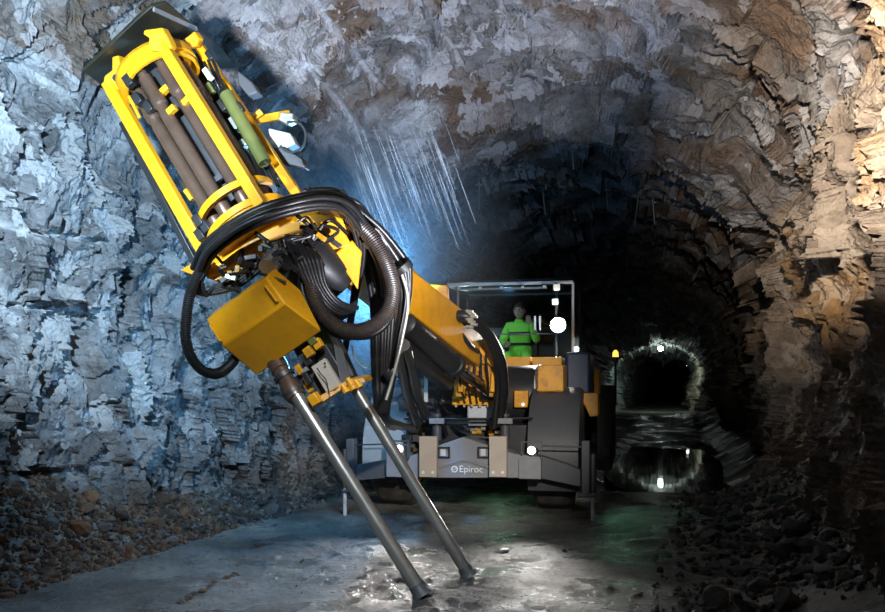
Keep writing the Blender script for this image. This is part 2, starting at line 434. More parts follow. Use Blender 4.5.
# the roof is higher up to a brow, beyond which it drops
roofness = np.clip((base[:, 2] - 3.0) / 1.2, 0, 1)
s_brow = 12.6 + 0.9 * fbm(base * np.array([0.6, 0.0, 0.6]), 3, 33) - 0.05 * (base[:, 2] - 5)
disp += roofness * 0.38 / (1 + np.exp((Sf - s_brow) * 9))
disp += np.clip(nz[Uf], 0, 1) * np.abs(nr[Uf]) * (0.5 * k1 + 0.8 * kf)
disp += np.where(Sf > 14, 0.35 * fbm(base * 0.35, 3, 91), 0)
disp += 0.28 * np.clip((nr[Uf] < -0.3) * (base[:, 2] - 1.6) / 2.0, 0, 1) * np.exp(-((Sf - 6.6) / 2.2) ** 2)   # room for the drill
low = low + roofness * 0.38 / (1 + np.exp((Sf - s_brow) * 9)) + 0.28 * np.clip((nr[Uf] < -0.3) * (base[:, 2] - 1.6) / 2.0, 0, 1) * np.exp(-((Sf - 6.6) / 2.2) ** 2)
trace = np.zeros(len(base), np.float32)
for px, dep, hw, pale in traces_px:
    idx, d = seg_dist(base, densify(px))
    roof_tr = base[idx, 2].mean() > 3.4 if len(idx) else False
    hw *= 1.5 if roof_tr else 1.0; dep = dep * 1.5 if roof_tr else dep; pale = min(.4, pale) if roof_tr else pale * .8; k = np.exp(-(d / hw) ** 4)
    keep = fbm(base[idx] * 1.2, 2, 77) > -0.45
    disp[idx] = np.where(keep, disp[idx] * (1 - k) + k * (0.2 * disp[idx] + 0.8 * low[idx] + dep), disp[idx])
    trace[idx] = np.maximum(trace[idx], np.where(keep, pale * k, 0))
for px, dep, hw in cracks_px:
    idx, d = seg_dist(base, densify(px))
    d = d + 0.06 * fbm(base[idx] * 4, 3, 81)
    disp[idx] += dep * np.exp(-(d / hw) ** 2)
pos = base + disp[:, None] * nrm
uL = int(NU * 0.285); uR = int(NU * 0.725)
POS = pos.reshape(len(rows), NU, 3); TRC = trace.reshape(len(rows), NU)

def grid_mesh(name, G, mat, attr=None, flip=False):
    nr_, nc = G.shape[:2]; me = bpy.data.meshes.new(name)
    i = np.arange(nr_ * nc).reshape(nr_, nc)
    q = np.stack([i[:-1, :-1], i[:-1, 1:], i[1:, 1:], i[1:, :-1]], -1).reshape(-1, 4)
    if flip: q = q[:, ::-1]
    me.vertices.add(nr_ * nc); me.vertices.foreach_set('co', np.ascontiguousarray(G, np.float32).ravel())
    nq = len(q); me.loops.add(nq * 4); me.loops.foreach_set('vertex_index', np.ascontiguousarray(q, np.int32).ravel())
    me.polygons.add(nq); me.polygons.foreach_set('loop_start', np.arange(0, nq * 4, 4, dtype=np.int32))
    me.update(calc_edges=True); me.validate()
    if attr is not None:
        a = me.attributes.new('trace', 'FLOAT', 'POINT'); a.data.foreach_set('value', np.ascontiguousarray(attr, np.float32).ravel())
    me.materials.append(mat); me.shade_smooth(); me.set_sharp_from_angle(angle=math.radians(32))
    o = bpy.data.objects.new(name, me); return link(o)
red_at = tuple(hit(497, 87)); yel_at = tuple(hit(468, 20)); yel2 = tuple(hit(845, 150))
M['rock_left'] = rock_mat('rock_grey_crusted', (0.05, 0.055, 0.06), (0.16, 0.17, 0.185), (0.47, 0.50, 0.53), (0.17, 0.12, 0.085), 0.56, 0.72)
M['rock_roof'] = rock_mat('rock_grey_brown_roof', (0.05, 0.048, 0.048), (0.17, 0.165, 0.165), (0.46, 0.46, 0.49), (0.105, 0.060, 0.032), 0.47, 0.58,
                          marks=((red_at, 0.10, (0.75, 0.10, 0.10)), (yel_at, 0.22, (0.45, 0.42, 0.06))))
M['rock_right'] = rock_mat('rock_tan', (0.07, 0.055, 0.045), (0.22, 0.175, 0.14), (0.46, 0.39, 0.32), (0.30, 0.17, 0.06), 0.52, 0.66)
wl = tag(grid_mesh('wall_left', POS[:, :uL + 1], M['rock_left'], TRC[:, :uL + 1]), 'blasted grey rock wall lit cold blue beside the drill feed', kind='structure')
ce = tag(grid_mesh('ceiling', POS[:, uL:uR + 1], M['rock_roof'], TRC[:, uL:uR + 1]), 'arched grey and brown rock roof of the mine tunnel', kind='structure')
wr = tag(grid_mesh('wall_right', POS[:, uR:], M['rock_right'], TRC[:, uR:]), 'tan rock wall with deep vertical joints facing the rig', kind='structure')

# the floor: trodden mud with a talus at both walls and a sunken pool further in
def floor_z(x, y):
    x = np.atleast_1d(np.asarray(x, float)); y = np.atleast_1d(np.asarray(y, float))
    qx, qy = x - ax[0], y - ax[1]; s_ = qx * th[0] + qy * th[1]; r_ = qx * nh[0] + qy * nh[1]
    p = np.stack([x, y, 0 * x], 1)
    z = 0.035 * fbm(p * 0.9, 4, 5) + 0.012 * fbm(p * 5, 3, 6)
    calm = np.exp(-(((x - 0.05) / 1.2) ** 2 + ((y - 6.2) / 0.8) ** 2))
    z = z * (1 - 0.8 * calm)
    hL = 0.50 * np.exp(-((s_ - 6.6) / 1.7) ** 2) + 0.24
    wob = 0.25 * fbm(p * 0.8, 3, 8)
    z = z + hL * np.clip((-2.72 + 0.6 * wob - r_) / 0.95, 0, 1.2) ** 1.2
    z = z + 0.45 * np.clip((r_ - 2.0 + wob) / 1.0, 0, 1.2) ** 1.3
    ruts = np.exp(-((r_ + 1.1 + 0.1 * np.sin(s_)) / 0.16) ** 2) * 0.03 * np.clip(s_ - 5, 0, 1)
    z = z - ruts
    pool = np.clip((s_ - 12.6) / 1.5, 0, 1) * np.clip((27 - s_) / 3, 0, 1) * np.clip((r_ - 0.1) / 0.5, 0, 1)
    z = z - 0.20 * pool
    far = np.exp(-((s_ - 31) / 2.2) ** 2) * (0.46 + 0.25 * fbm(p * 0.6, 3, 9))
    return z + far
ss = np.r_[np.arange(-4, 4.5, 0.5), np.arange(4.5, 13, 0.03)]
s = 13.0; st = 0.04; ex = []
while s < 85: st = min(1.0, st * 1.06); ex.append(s); s += st
ss = np.r_[ss, ex]; rr = np.arange(-4.4, 3.71, 0.03)
SS, RR = np.meshgrid(ss, rr, indexing='ij')
FX = ax[0] + SS * th[0] + RR * nh[0]; FY = ax[1] + SS * th[1] + RR * nh[1]
FZ = floor_z(FX.ravel(), FY.ravel())
fp = np.stack([FX.ravel(), FY.ravel(), FZ * 0], 1)
fb, fe = facets(fp * 7.0, 41, 0.8)
rough_zone = np.clip(fbm(fp * 0.7, 3, 44) * 2.2 + 0.35, 0, 1)
FZ = FZ + (0.024 * np.clip(fb, -0.2, 1) * rough_zone + 0.006 * fbm(fp * 18, 2, 46))

def floor_mat():
    m, nt, b = nodes_of('wet_tunnel_mud')
    tc = nt.nodes.new('ShaderNodeTexCoord'); vec = tc.outputs['Object']
    n1 = noise_node(nt, 0.9, 9, 0.62, vec); n1.inputs['Distortion'].default_value = 0.4
    c1 = ramp_node(nt, n1.outputs['Fac'], [(0.34, (0.05, 0.047, 0.043)), (0.52, (0.17, 0.16, 0.145)), (0.68, (0.33, 0.305, 0.27))])
    n2 = noise_node(nt, 26, 8, 0.7, vec)
    f2 = ramp_node(nt, n2.outputs['Fac'], [(0.36, (0.35,) * 3), (0.6, (1.25,) * 3)])
    c2 = mix_node(nt, 0.8, c1.outputs['Color'], f2.outputs['Color'], 'MULTIPLY')
    nt.links.new(c2, b.inputs['Base Color'])
    n3 = noise_node(nt, 1.3, 6, 0.6, vec)
    r3 = ramp_node(nt, n3.outputs['Fac'], [(0.42, (0.16,) * 3), (0.60, (0.60,) * 3)])
    nt.links.new(r3.outputs['Color'], b.inputs['Roughness'])
    bp = nt.nodes.new('ShaderNodeBump'); bp.inputs['Strength'].default_value = 1.0; bp.inputs['Distance'].default_value = 0.035
    nt.links.new(n2.outputs['Fac'], bp.inputs['Height']); nt.links.new(bp.outputs[0], b.inputs['Normal'])
    return m
M['mud'] = floor_mat()
G = np.stack([FX, FY, FZ.reshape(FX.shape)], -1)
fl = tag(grid_mesh('floor', G, M['mud'], None, True), 'wet grey brown mud floor of the tunnel', kind='structure')

def water_mat():
    m, nt, b = nodes_of('still_dark_water')
    b.inputs['Base Color'].default_value = (0.006, 0.012, 0.012, 1); b.inputs['Roughness'].default_value = 0.03
    b.inputs['Specular IOR Level'].default_value = 0.6
    tc = nt.nodes.new('ShaderNodeTexCoord'); n = noise_node(nt, 1.2, 3, 0.5, tc.outputs['Object'])
    bp = nt.nodes.new('ShaderNodeBump'); bp.inputs['Strength'].default_value = 0.035; bp.inputs['Distance'].default_value = 0.05
    nt.links.new(n.outputs['Fac'], bp.inputs['Height']); nt.links.new(bp.outputs[0], b.inputs['Normal'])
    return m
M['water'] = water_mat()
w = MB(); wp = []
for k in range(40):
    a = 2 * math.pi * k / 40; s_ = 20 + 7.2 * math.cos(a); r_ = 1.5 + 1.4 * math.sin(a)
    p = AX + TH * s_ + NH * r_; wp.append((p.x, p.y, -0.10))
w.add(wp, [tuple(range(40))])
tag(w.build('puddle', 'water', None, smooth=0), 'dark still pool of water flooding the tunnel floor behind the rig', 'puddle')

# rock bolts sticking out of the dark roof: parts of the ceiling
def bolt(px, py, L, lean=0.0, rad=0.012):
    p = hit(px, py) + Vector((0, 0, 0.25))
    b = MB().cyl(p, p + Vector((lean, 0, -0.25 - L)), rad, n=8)
    b.cyl(p + Vector((lean, 0, -0.24)), p + Vector((lean, 0, -0.26)), 0.07, n=10)
    return b.build('rock_bolt', 'silver', ce)
for (px, py, L, ln_) in [(640, 196, 0.55, -0.10), (652, 203, 0.40, 0.05), (546, 168, 0.35, 0.0), (541, 190, 0.45, 0.08), (606, 190, 0.35, 0.03), (720, 207, 0.30, 0.0), (736, 208, 0.35, -0.08), (479, 185, 0.40, 0.0), (571, 150, 0.3, 0.04)]:
    bolt(px, py, L, ln_)

# ------------------------------------------------------------------ loose stones
def stone_mesh(seed, mat, n=26, flat=0.7):
    r = random.Random(seed); bm = bmesh.new()
    for _ in range(n):
        v = Vector((r.gauss(0, 1), r.gauss(0, 1), r.gauss(0, 1))).normalized() * r.uniform(0.82, 1.0)
        bm.verts.new((v.x * 1.15, v.y * 0.85, v.z * flat))
    res = bmesh.ops.convex_hull(bm, input=bm.verts)
    bmesh.ops.delete(bm, geom=[g for g in set(res['geom_interior'] + res['geom_unused']) if isinstance(g, bmesh.types.BMVert)], context='VERTS')
    bmesh.ops.recalc_face_normals(bm, faces=bm.faces)
    me = bpy.data.meshes.new('stone'); bm.to_mesh(me); bm.free(); me.materials.append(mat); return me
def stone_mat(name, a, b_, rough=0.7):
    m, nt, b = nodes_of(name)
    tc = nt.nodes.new('ShaderNodeTexCoord'); oi = nt.nodes.new('ShaderNodeObjectInfo')
    n = noise_node(nt, 3.0, 8, 0.65, tc.outputs['Object'])
    f = math_node(nt, 'MULTIPLY_ADD', oi.outputs['Random'], 0.7, math_node(nt, 'MULTIPLY', n.outputs['Fac'], 0.5))
    c = ramp_node(nt, f, [(0.2, a), (0.85, b_)])
    nt.links.new(c.outputs['Color'], b.inputs['Base Color']); b.inputs['Roughness'].default_value = rough
    bp = nt.nodes.new('ShaderNodeBump'); bp.inputs['Strength'].default_value = 0.6; bp.inputs['Distance'].default_value = 0.08
    nt.links.new(n.outputs['Fac'], bp.inputs['Height']); nt.links.new(bp.outputs[0], b.inputs['Normal'])
    return m
M['stone_brown'] = stone_mat('brown_stone', (0.035, 0.02, 0.013), (0.17, 0.085, 0.042))
M['stone_grey'] = stone_mat('grey_stone', (0.035, 0.033, 0.03), (0.16, 0.15, 0.14))
M['stone_dark'] = stone_mat('dark_stone', (0.025, 0.025, 0.026), (0.10, 0.095, 0.09))
M['stone_ochre'] = stone_mat('ochre_stone', (0.28, 0.20, 0.085), (0.36, 0.26, 0.12))
protos = {k: [stone_mesh(100 + i, M[k], 22 + 3 * i, 0.55 + 0.1 * (i % 4)) for i in range(5)] for k in ('stone_brown', 'stone_grey', 'stone_dark')}
def put_stone(kind, x, y, size, label, group, lift=0.25, name='stone'):
    z = float(floor_z(x, y)[0])
    o = bpy.data.objects.new(name, random.choice(protos[kind]))
    W = Matrix.Translation((x, y, z + size * lift)) @ Euler((random.uniform(-.5, .5), random.uniform(-.5, .5), random.uniform(0, 6.28))).to_matrix().to_4x4() @ Matrix.Diagonal((size * random.uniform(.8, 1.25), size * random.uniform(.8, 1.2), size * random.uniform(.8, 1.2), 1))
    link(o, None, W); tag(o, label, 'stone', group); return o
def at_sr(s_, r_):
    p = AX + TH * s_ + NH * r_; return p.x, p.y
placed = []
def spread(n, s0, s1, rf, sizes, fn):
    k = 0; tries = 0
    while k < n and tries < n * 60:
        tries += 1
        x, y = at_sr(random.uniform(s0, s1), rf()); sz = sizes()
        if all((x - a) ** 2 + (y - b) ** 2 > ((sz + c) * 0.95) ** 2 for a, b, c in placed):
            placed.append((x, y, sz)); fn(x, y, sz); k += 1
spread(22, 5.6, 8.6, lambda: -2.85 - 0.5 * random.random(), lambda: random.uniform(.07, .11), lambda x, y, z: put_stone(random.choice(['stone_brown', 'stone_grey']), x, y, z,
       'large angular block among the smaller stones of the brown rubble heap', 'large blocks in the brown rubble heap'))
spread(195, 5.3, 8.8, lambda: -2.6 - 0.85 * random.random() ** 0.7, lambda: random.choice([.03, .04, .05, .065]) * random.uniform(.8, 1.2), lambda x, y, z: put_stone('stone_brown' if random.random() < .75 else 'stone_grey', x, y, z,
       'angular brown or grey stone in the rubble heap against the blue lit wall', 'rubble heap against the blue lit wall'))
spread(80, 8.8, 13.0, lambda: -2.55 - 0.75 * random.random(), lambda: random.uniform(.04, .10), lambda x, y, z: put_stone('stone_dark' if random.random() < .7 else 'stone_grey', x, y, z,
       'dark stone at the wall foot between the rubble heap and the rig', 'dark stones at the wall foot by the rig'))
spread(70, 6.0, 11.5, lambda: 1.8 + 0.95 * random.random() ** 0.7, lambda: random.uniform(.04, .13), lambda x, y, z: put_stone('stone_dark', x, y, z,
       'dark angular stone lying along the shadowed foot of the tan wall', 'stones at the foot of the tan wall'))
# the fine rubble between them, far too many to count
def rubble(name, n, s0, s1, rf, lo, hi, mats, label):
    srcs = []
    for me in protos[mats]:
        v = np.zeros(len(me.vertices) * 3, np.float32); me.vertices.foreach_get('co', v); srcs.append((v.reshape(-1, 3), [tuple(p.vertices) for p in me.polygons]))
    V = []; Fc = []; off = 0
    pts = [at_sr(random.uniform(s0, s1), rf()) for _ in range(n)]
    zs = floor_z([p[0] for p in pts], [p[1] for p in pts])
    for (x, y), z in zip(pts, zs):
        v, f = random.choice(srcs); sz = lo + (hi - lo) * random.random() ** 2
        Rm = np.array(Euler((random.uniform(0, 6), random.uniform(0, 6), random.uniform(0, 6))).to_matrix())
        V.append(v @ Rm.T * sz * np.array([1, 1, .9]) + np.array([x, y, z + sz * .3])); Fc += [tuple(i + off for i in q) for q in f]; off += len(v)
    me = bpy.data.meshes.new(name); me.from_pydata(np.concatenate(V).tolist(), [], Fc)
    me.materials.append(rub_mat[mats]); o = bpy.data.objects.new(name, me); link(o); tag(o, label, 'rubble', kind='stuff')
def rubble_mat(name, a, b_, c_):
    m, nt, b = nodes_of(name)
    g = nt.nodes.new('ShaderNodeNewGeometry')
    r = ramp_node(nt, g.outputs['Random Per Island'], [(0.0, a), (0.6, b_), (1.0, c_)]); nt.links.new(r.outputs['Color'], b.inputs['Base Color']); b.inputs['Roughness'].default_value = .75
    return m
rub_mat = {'stone_brown': rubble_mat('brown_rubble', (0.018, 0.013, 0.010), (0.075, 0.040, 0.021), (0.15, 0.095, 0.06)), 'stone_dark': rubble_mat('dark_rubble', (0.02, 0.02, 0.02), (0.07, 0.065, 0.06), (0.16, 0.15, 0.14))}
rubble('rubble_heap', 7000, 5.0, 9.2, lambda: -2.55 - 1.3 * random.random() ** 0.8, .008, .042, 'stone_brown', 'fine brown rubble heaped against the blue lit rock wall')
rubble('gravel_bank', 1500, 8.6, 13.5, lambda: -2.4 - 1.1 * random.random() ** 0.7, .012, .05, 'stone_dark', 'dark gravel along the wall foot beside the rig')
rubble('gravel_strip', 1300, 5.8, 12.5, lambda: 1.5 + 1.4 * random.random() ** 0.7, .012, .05, 'stone_dark', 'dark gravel along the foot of the tan wall')
rubble('mud_grit', 900, 5.4, 9.5, lambda: -1.9 + 3.6 * random.random(), .003, .009, 'stone_dark', 'fine dark grit scattered over the trodden mud')
for i, t in enumerate(np.linspace(0, 1, 16)):
    p = P(172 + 62 * t, 606 - 30 * t, 1260 / (606 - 30 * t - 385))
    put_stone('stone_brown' if i % 2 else 'stone_grey', p.x + random.uniform(-.02, .02), p.y + random.uniform(-.03, .03), random.uniform(0.016, 0.032),
              'small pebble in the short row on the bare mud before the wall', 'row of pebbles on the mud')
for (px, py, sz, kd) in [(258, 547, .035, 'stone_brown'), (318, 525, .03, 'stone_grey'), (302, 560, .025, 'stone_dark'), (365, 578, .022, 'stone_dark'), (480, 585, .014, 'stone_dark'),
                         (660, 573, .04, 'stone_dark'), (655, 560, .035, 'stone_dark'), (505, 554, .04, 'stone_dark'), (565, 553, .03, 'stone_dark'), (275, 525, .03, 'stone_grey'), (610, 590, .03, 'stone_grey'), (640, 596, .025, 'stone_grey')]:
    p = P(px, py, 1260 / (py - 385))
    put_stone(kd, p.x, p.y, sz, 'single stone lying loose on the open mud floor', 'loose stones scattered over the mud floor')
def boulder(px, py, d, sx, sy, sz, mat, label, seed):
    p = P(px, py, d); z = float(floor_z(p.x, p.y)[0])
    me = stone_mesh(seed, M[mat], 46, 1.0)
    o = bpy.data.objects.new('boulder', me)
    link(o, None, Matrix.Translation((p.x, p.y, z + sz * 0.62)) @ Matrix.Rotation(0.4, 4, 'Z') @ Matrix.Rotation(0.15, 4, 'Y') @ Matrix.Diagonal((sx, sy, sz, 1)))
    b = o.modifiers.new('bevel', 'BEVEL'); b.width = 0.02; b.segments = 2; b.limit_method = 'NONE'
    tag(o, label, 'boulder')
boulder(856, 575, 6.55, 0.14, 0.12, 0.09, 'stone_ochre', 'ochre boulder lying at the shadowed foot of the tan wall', 5)
boulder(800, 590, 6.6, 0.16, 0.12, 0.08, 'stone_dark', 'low dark boulder just in front of the ochre boulder', 6)
boulder(796, 560, 7.3, 0.13, 0.12, 0.10, 'stone_dark', 'dark grey boulder beside the ochre boulder on the tunnel side', 8)

# ------------------------------------------------------------------ the drill rig
RO = Vector((0.25, 9.4, 0)); RYAW = -math.radians(12)
RX = Vector((math.cos(RYAW), math.sin(RYAW), 0)); RY = Vector((-math.sin(RYAW), math.cos(RYAW), 0)); RZ = Vector((0, 0, 1))
rig = tag(empty('drill_rig', RO, RYAW), 'yellow production drilling rig with a tall tilted feed, boom and black hoses', 'drill rig')
def R(px, py, ly):                        # photo pixel at a given setback behind the rig's nose -> world
    c = Vector((0, 0, CH)); d = Vector(((px - 442.5) / F, 1, (YH - py) / F))
    k = (ly - (c - RO).dot(RY)) / d.dot(RY)
    return c + d * k
RFR = (RX, RY, RZ)
def rbox(px0, px1, py0, py1, ly, depth, mb=None):
    a = R(px0, py1, ly); b = R(px1, py0, ly); mb = mb or MB()
    w_ = (b - a).dot(RX); h_ = b.z - a.z
    return mb.box((a + b) / 2 + RY * depth / 2, (w_, depth, h_), RFR)
def rpoly(pix, ly, depth, mb=None):
    mb = mb or MB(); return mb.prism([R(x, y, ly) for x, y in pix], RY * depth)

# --- chassis
ch = empty('chassis', RO + RY * 1.0, RYAW, rig)
bum = rpoly([(410, 456), (440, 445), (463, 437), (487, 445), (515, 454), (540, 457), (540, 478), (410, 478), (403, 470)], 0.0, 0.35).build('front_bumper', 'grey', ch, 0.008)
rpoly([(436, 466), (463, 457.5), (490, 466), (490, 469), (463, 460.5), (436, 469)], -0.02, 0.06).build('bumper_ridge', 'grey', ch)
for x0 in (419, 489):
    pad = rbox(x0, x0 + 17.5, 436.5, 477, -0.09, 0.09).build('rubber_pad', 'beige', ch, 0.006)
    bl = MB()
    for bx in (4, 13.5):
        q = R(x0 + bx, 472.5, -0.10); bl = MB().cyl(q, q + RY * 0.03, 0.016, n=12); bl.build('bolt', 'white', ch)
for x0 in (437.5, 477.5):
    fr_ = MB()
    for (a, b, c, d) in ((0, 12, 447, 448.3), (0, 12, 456.7, 458), (0, 1.3, 447, 458), (10.7, 12, 447, 458)): rbox(x0 + a, x0 + b, c, d, -0.03, 0.06, fr_)
    fr_.build('tow_eye', 'black', ch)
    rbox(x0 + 3, x0 + 8, 449, 456, -0.006, 0.02).build('tow_pin', 'light_grey', ch)
# printed name on the nose
cu = bpy.data.curves.new('lettering', 'FONT'); cu.body = 'Epiroc'; cu.size = 0.098; cu.align_x = 'LEFT'; cu.extrude = 0.002; cu.materials.append(M['white'])
tx0 = bpy.data.objects.new('lettering_curve', cu); tme = bpy.data.meshes.new_from_object(tx0); tme.name = 'lettering'
if not tme.materials: tme.materials.append(M['white'])
bpy.data.objects.remove(tx0)
tx = bpy.data.objects.new('lettering', tme); q = R(459, 472, -0.012)
link(tx, ch, Matrix.Translation(q) @ Matrix.Rotation(RYAW, 4, 'Z') @ Matrix.Rotation(math.pi / 2, 4, 'X'))
q = R(454.5, 469.2, -0.008)
MB().ring(q, 0.029, RY, 0.011, 0.006, n=24, ref=RX).bar(q - RX * 0.012 - RZ * 0.012, q + RX * 0.014 + RZ * 0.014, 0.009, 0.006).build('emblem', 'white', ch)
# side wings, levelling jacks
rpoly([(412, 452), (412, 476), (352, 481), (352, 466), (384, 460)], 0.12, 0.22).build('side_arm', 'dark_grey', ch, 0.006)
rpoly([(538, 455), (538, 478), (586, 488), (586, 472), (566, 464)], 0.12, 0.22).build('side_arm', 'dark_grey', ch, 0.006)
rbox(386, 404, 446, 477, 0.02, 0.3).build('corner_box', 'grey', ch, 0.008)
rbox(518.5, 541, 459, 479, -0.02, 0.3).build('corner_box', 'grey', ch, 0.008)
for (x0, x1, xr, yt, yb, rb, lab) in ((346, 353.5, 344.8, 439, 491, 517, 0), (581.5, 589.5, 592.8, 441, 496, 523.5, 1)):
    ja = empty('levelling_jack', R((x0 + x1) / 2, rb, 0.0), RYAW, rig)
    rbox(x0, x1, yt, yb, 0.0, 0.14).build('jack_post', 'dark_grey', ja, 0.006)
    t = R(xr, yb - 4, 0.05); g = R(xr, rb, 0.05); g.z = min(g.z, 0.02)
    MB().cyl(t, g, 0.021, n=14).build('jack_rod', 'light_grey', ja)
    MB().cyl(g + RZ * 0.012, g - RZ * 0.02, 0.07, n=16).build('jack_foot', 'steel', ja)
    MB().cyl(R(xr, yb - 42, 0.05), R(xr, yb - 3, 0.05), 0.032, n=14).build('jack_cylinder', 'steel', ja)
    MB().tube([R(x0 - 4, yb, -0.03), R(x1 + 8, yb, -0.03)], 0.016, 8).build('jack_pin', 'dark_grey', ja)
MB().tube([R(354, 445, .05), R(390, 444, .05), R(391, 441, .05), R(404, 441, .05)], 0.008, 6).build('guard_rail', 'steel', ch)
MB().tube([R(541, 446, .05), R(583, 447, .05)], 0.008, 6).build('guard_rail', 'steel', ch)
for i, (x, y) in enumerate(((399, 449), (531.5, 450.5))):
    la = empty('head_lamp', R(x, y, -0.05), RYAW, rig)
    q = R(x, y, -0.06)
    MB().cyl(q + RY * 0.01, q + RY * 0.09, 0.052, 0.035, 18).build('lamp_housing', 'black', la)
    MB().cyl(q, q + RY * 0.012, 0.042, n=18).build('lamp_lens', 'lamp_dim', la)
    f_ = MB()
    for (dx, dz, w_, h_) in ((0, .085, .2, .012), (-.1, .02, .012, .14), (.1, .02, .012, .14)): f_.box(q + RX * dx + RZ * dz + RY * .02, (w_, .02, h_), RFR)
    f_.build('lamp_guard', 'dark_grey', la)
    spot('head_lamp_beam', q - RY * .03, P(450, 612, 5.2) if i else P(330, 575, 6.5), 95 if i else 80, (1.0, 0.95, 0.90), 50, 0.9, 0.03)

# --- wheels and mudguards
AXY = 1.05
def wheel(px, ly, rad, wid, lab):
    c = R(px, 460, ly); c.z = rad - 0.02
    wh = empty('wheel', (c.x, c.y, 0), RYAW, rig)
    t = MB(); prof_ = [(-.5, .62), (-.5, .88), (-.42, .97), (-.3, 1.0), (.3, 1.0), (.42, .97), (.5, .88), (.5, .62)]
    N = 56; k = 0
    for j in range(N):
        a = 2 * math.pi * j / N; d = RY * math.cos(a) + RZ * math.sin(a)
        for (u_, r_) in prof_:
            rr_ = r_ * rad * (1 - (0.035 if (j % 4 >= 2 and r_ > .9) else 0))
            t.v.append(c + RX * u_ * wid + d * rr_)
    m_ = len(prof_)
    for j in range(N):
        for q_ in range(m_ - 1):
            t.f.append((j * m_ + q_, j * m_ + q_ + 1, ((j + 1) % N) * m_ + q_ + 1, ((j + 1) % N) * m_ + q_))
    t.build('tyre', 'tyre', wh, smooth=30)
    rim = MB().stepped(c - RX * wid * .46, c + RX * wid * .46, [(0, .60 * rad), (0.02, .64 * rad), (.1, .62 * rad), (.2, .5 * rad), (.8, .5 * rad), (.9, .62 * rad), (.98, .64 * rad), (1, .60 * rad)], 32)
    rim.build('rim', 'yellow_dark', wh)
    MB().stepped(c - RX * wid * .56, c + RX * wid * .56, [(0, .12 * rad), (.05, .2 * rad), (.95, .2 * rad), (1, .12 * rad)], 20).build('hub', 'dark_grey', wh)
    return c
cL = wheel(402, AXY, 0.62, 0.42, 0); cR = wheel(556, AXY, 0.62, 0.42, 1)
for cc in (cL, cR):                                             # rear axle, mostly hidden behind the front wheels
    px_ = 0
    c2 = cc + RY * 3.6
    wh = empty('wheel', (c2.x, c2.y, 0), RYAW, rig)
    c2.z = 0.6
    MB().stepped(c2 - RX * .21, c2 + RX * .21, [(0, .40), (0, .54), (.1, .60), (.9, .60), (1, .54), (1, .40)], 40).build('tyre', 'tyre', wh)
    MB().stepped(c2 - RX * .2, c2 + RX * .2, [(0, .38), (.2, .3), (.8, .3), (1, .38)], 28).build('rim', 'yellow_dark', wh)
def mudguard(c, wid, mat, rad, a0, a1, side):
    g = MB(); g.ring(c, rad, RX, 0.025, wid, a0, a1, 22, ref=RY)
    o = g.build('mudguard', mat, rig)
    s_ = MB(); x = c + RX * wid / 2 * side
    pts = [x + (RY * math.cos(a0 + (a1 - a0) * i / 16) + RZ * math.sin(a0 + (a1 - a0) * i / 16)) * rad for i in range(17)]
    s_.prism(pts, RX * 0.02 * side); s_.build('guard_side', mat, o)
    return o
M['mid_grey'] = paint('mid_grey_paint', (0.26, 0.28, 0.30), 0.45, 0, 0.3, (0.15, 0.14, 0.13))
mudguard(cL + RX * -0.02, 0.46, 'mid_grey', 0.76, math.radians(48), math.radians(192), 1)
mudguard(cR + RX * 0.02, 0.52, 'dark_grey', 0.76, math.radians(35), math.radians(205), 1)

# --- frame, engine body behind, cab
rbox(430, 530, 425, 475, 0.5, 3.2).build('main_frame', 'black', ch, 0.01)
rbox(470, 585, 372, 440, 2.6, 3.6).build('engine_housing', 'dark_grey', rig, 0.04)
rbox(566, 590, 352, 394, 1.5, 1.1).build('oil_tank', 'blue', rig, 0.03)
rbox(537.5, 563.5, 365, 391.5, 0.75, 0.5).build('tool_box', 'yellow_dark', rig, 0.012)
tb = rbox(540, 548, 391.5, 397, 0.78, 0.3); tb.build('box_foot', 'yellow_dark', rig)
rbox(555, 561, 391.5, 397, 0.78, 0.3).build('box_foot', 'yellow_dark', rig)
rbox(498, 530, 356.5, 367, 1.9, 0.5).build('deck_locker', 'orange', rig, 0.01)
rbox(532, 562, 357, 366, 1.9, 0.5).build('deck_locker', 'orange', rig, 0.01)
rpoly([(570, 393), (598, 393), (598, 416), (590, 417), (584, 404), (570, 402)], 1.3, 0.5).build('step_bracket', 'yellow_dark', rig, 0.01)
rbox(594, 600, 370, 394, 2.3, 0.4).build('side_bracket', 'yellow_dark', rig, 0.01)
rbox(596, 612, 385, 470, 2.6, 2.5).build('side_panel', 'black', rig, 0.02)
q = R(522, 399, 0.9)
MB().box(q, (0.16, 0.16, 0.19), RFR).build('valve_block', 'yellow_dark', rig, 0.01)
MB().cyl(R(523, 404.5, .82), R(523, 404.5, .80), 0.022, n=14).build('small_lamp', 'lamp_pale', rig)
# big dark hose drum, its gloss highlight made as a pale ring
dr = empty('hose_drum', R(525, 395, 1.3), RYAW, rig)
c = R(519, 398, 1.3); MB().stepped(c - RX * .16, c + RX * .22, [(0, .30), (0, .37), (.08, .38), (.9, .38), (1, .36), (1, .3)], 36).build('drum', 'black', dr)
MB().ring(c + RX * .24, .36, RX, .06, .05, 0, 2 * math.pi, 36, ref=RY).build('drum_highlight', 'light_grey', dr)

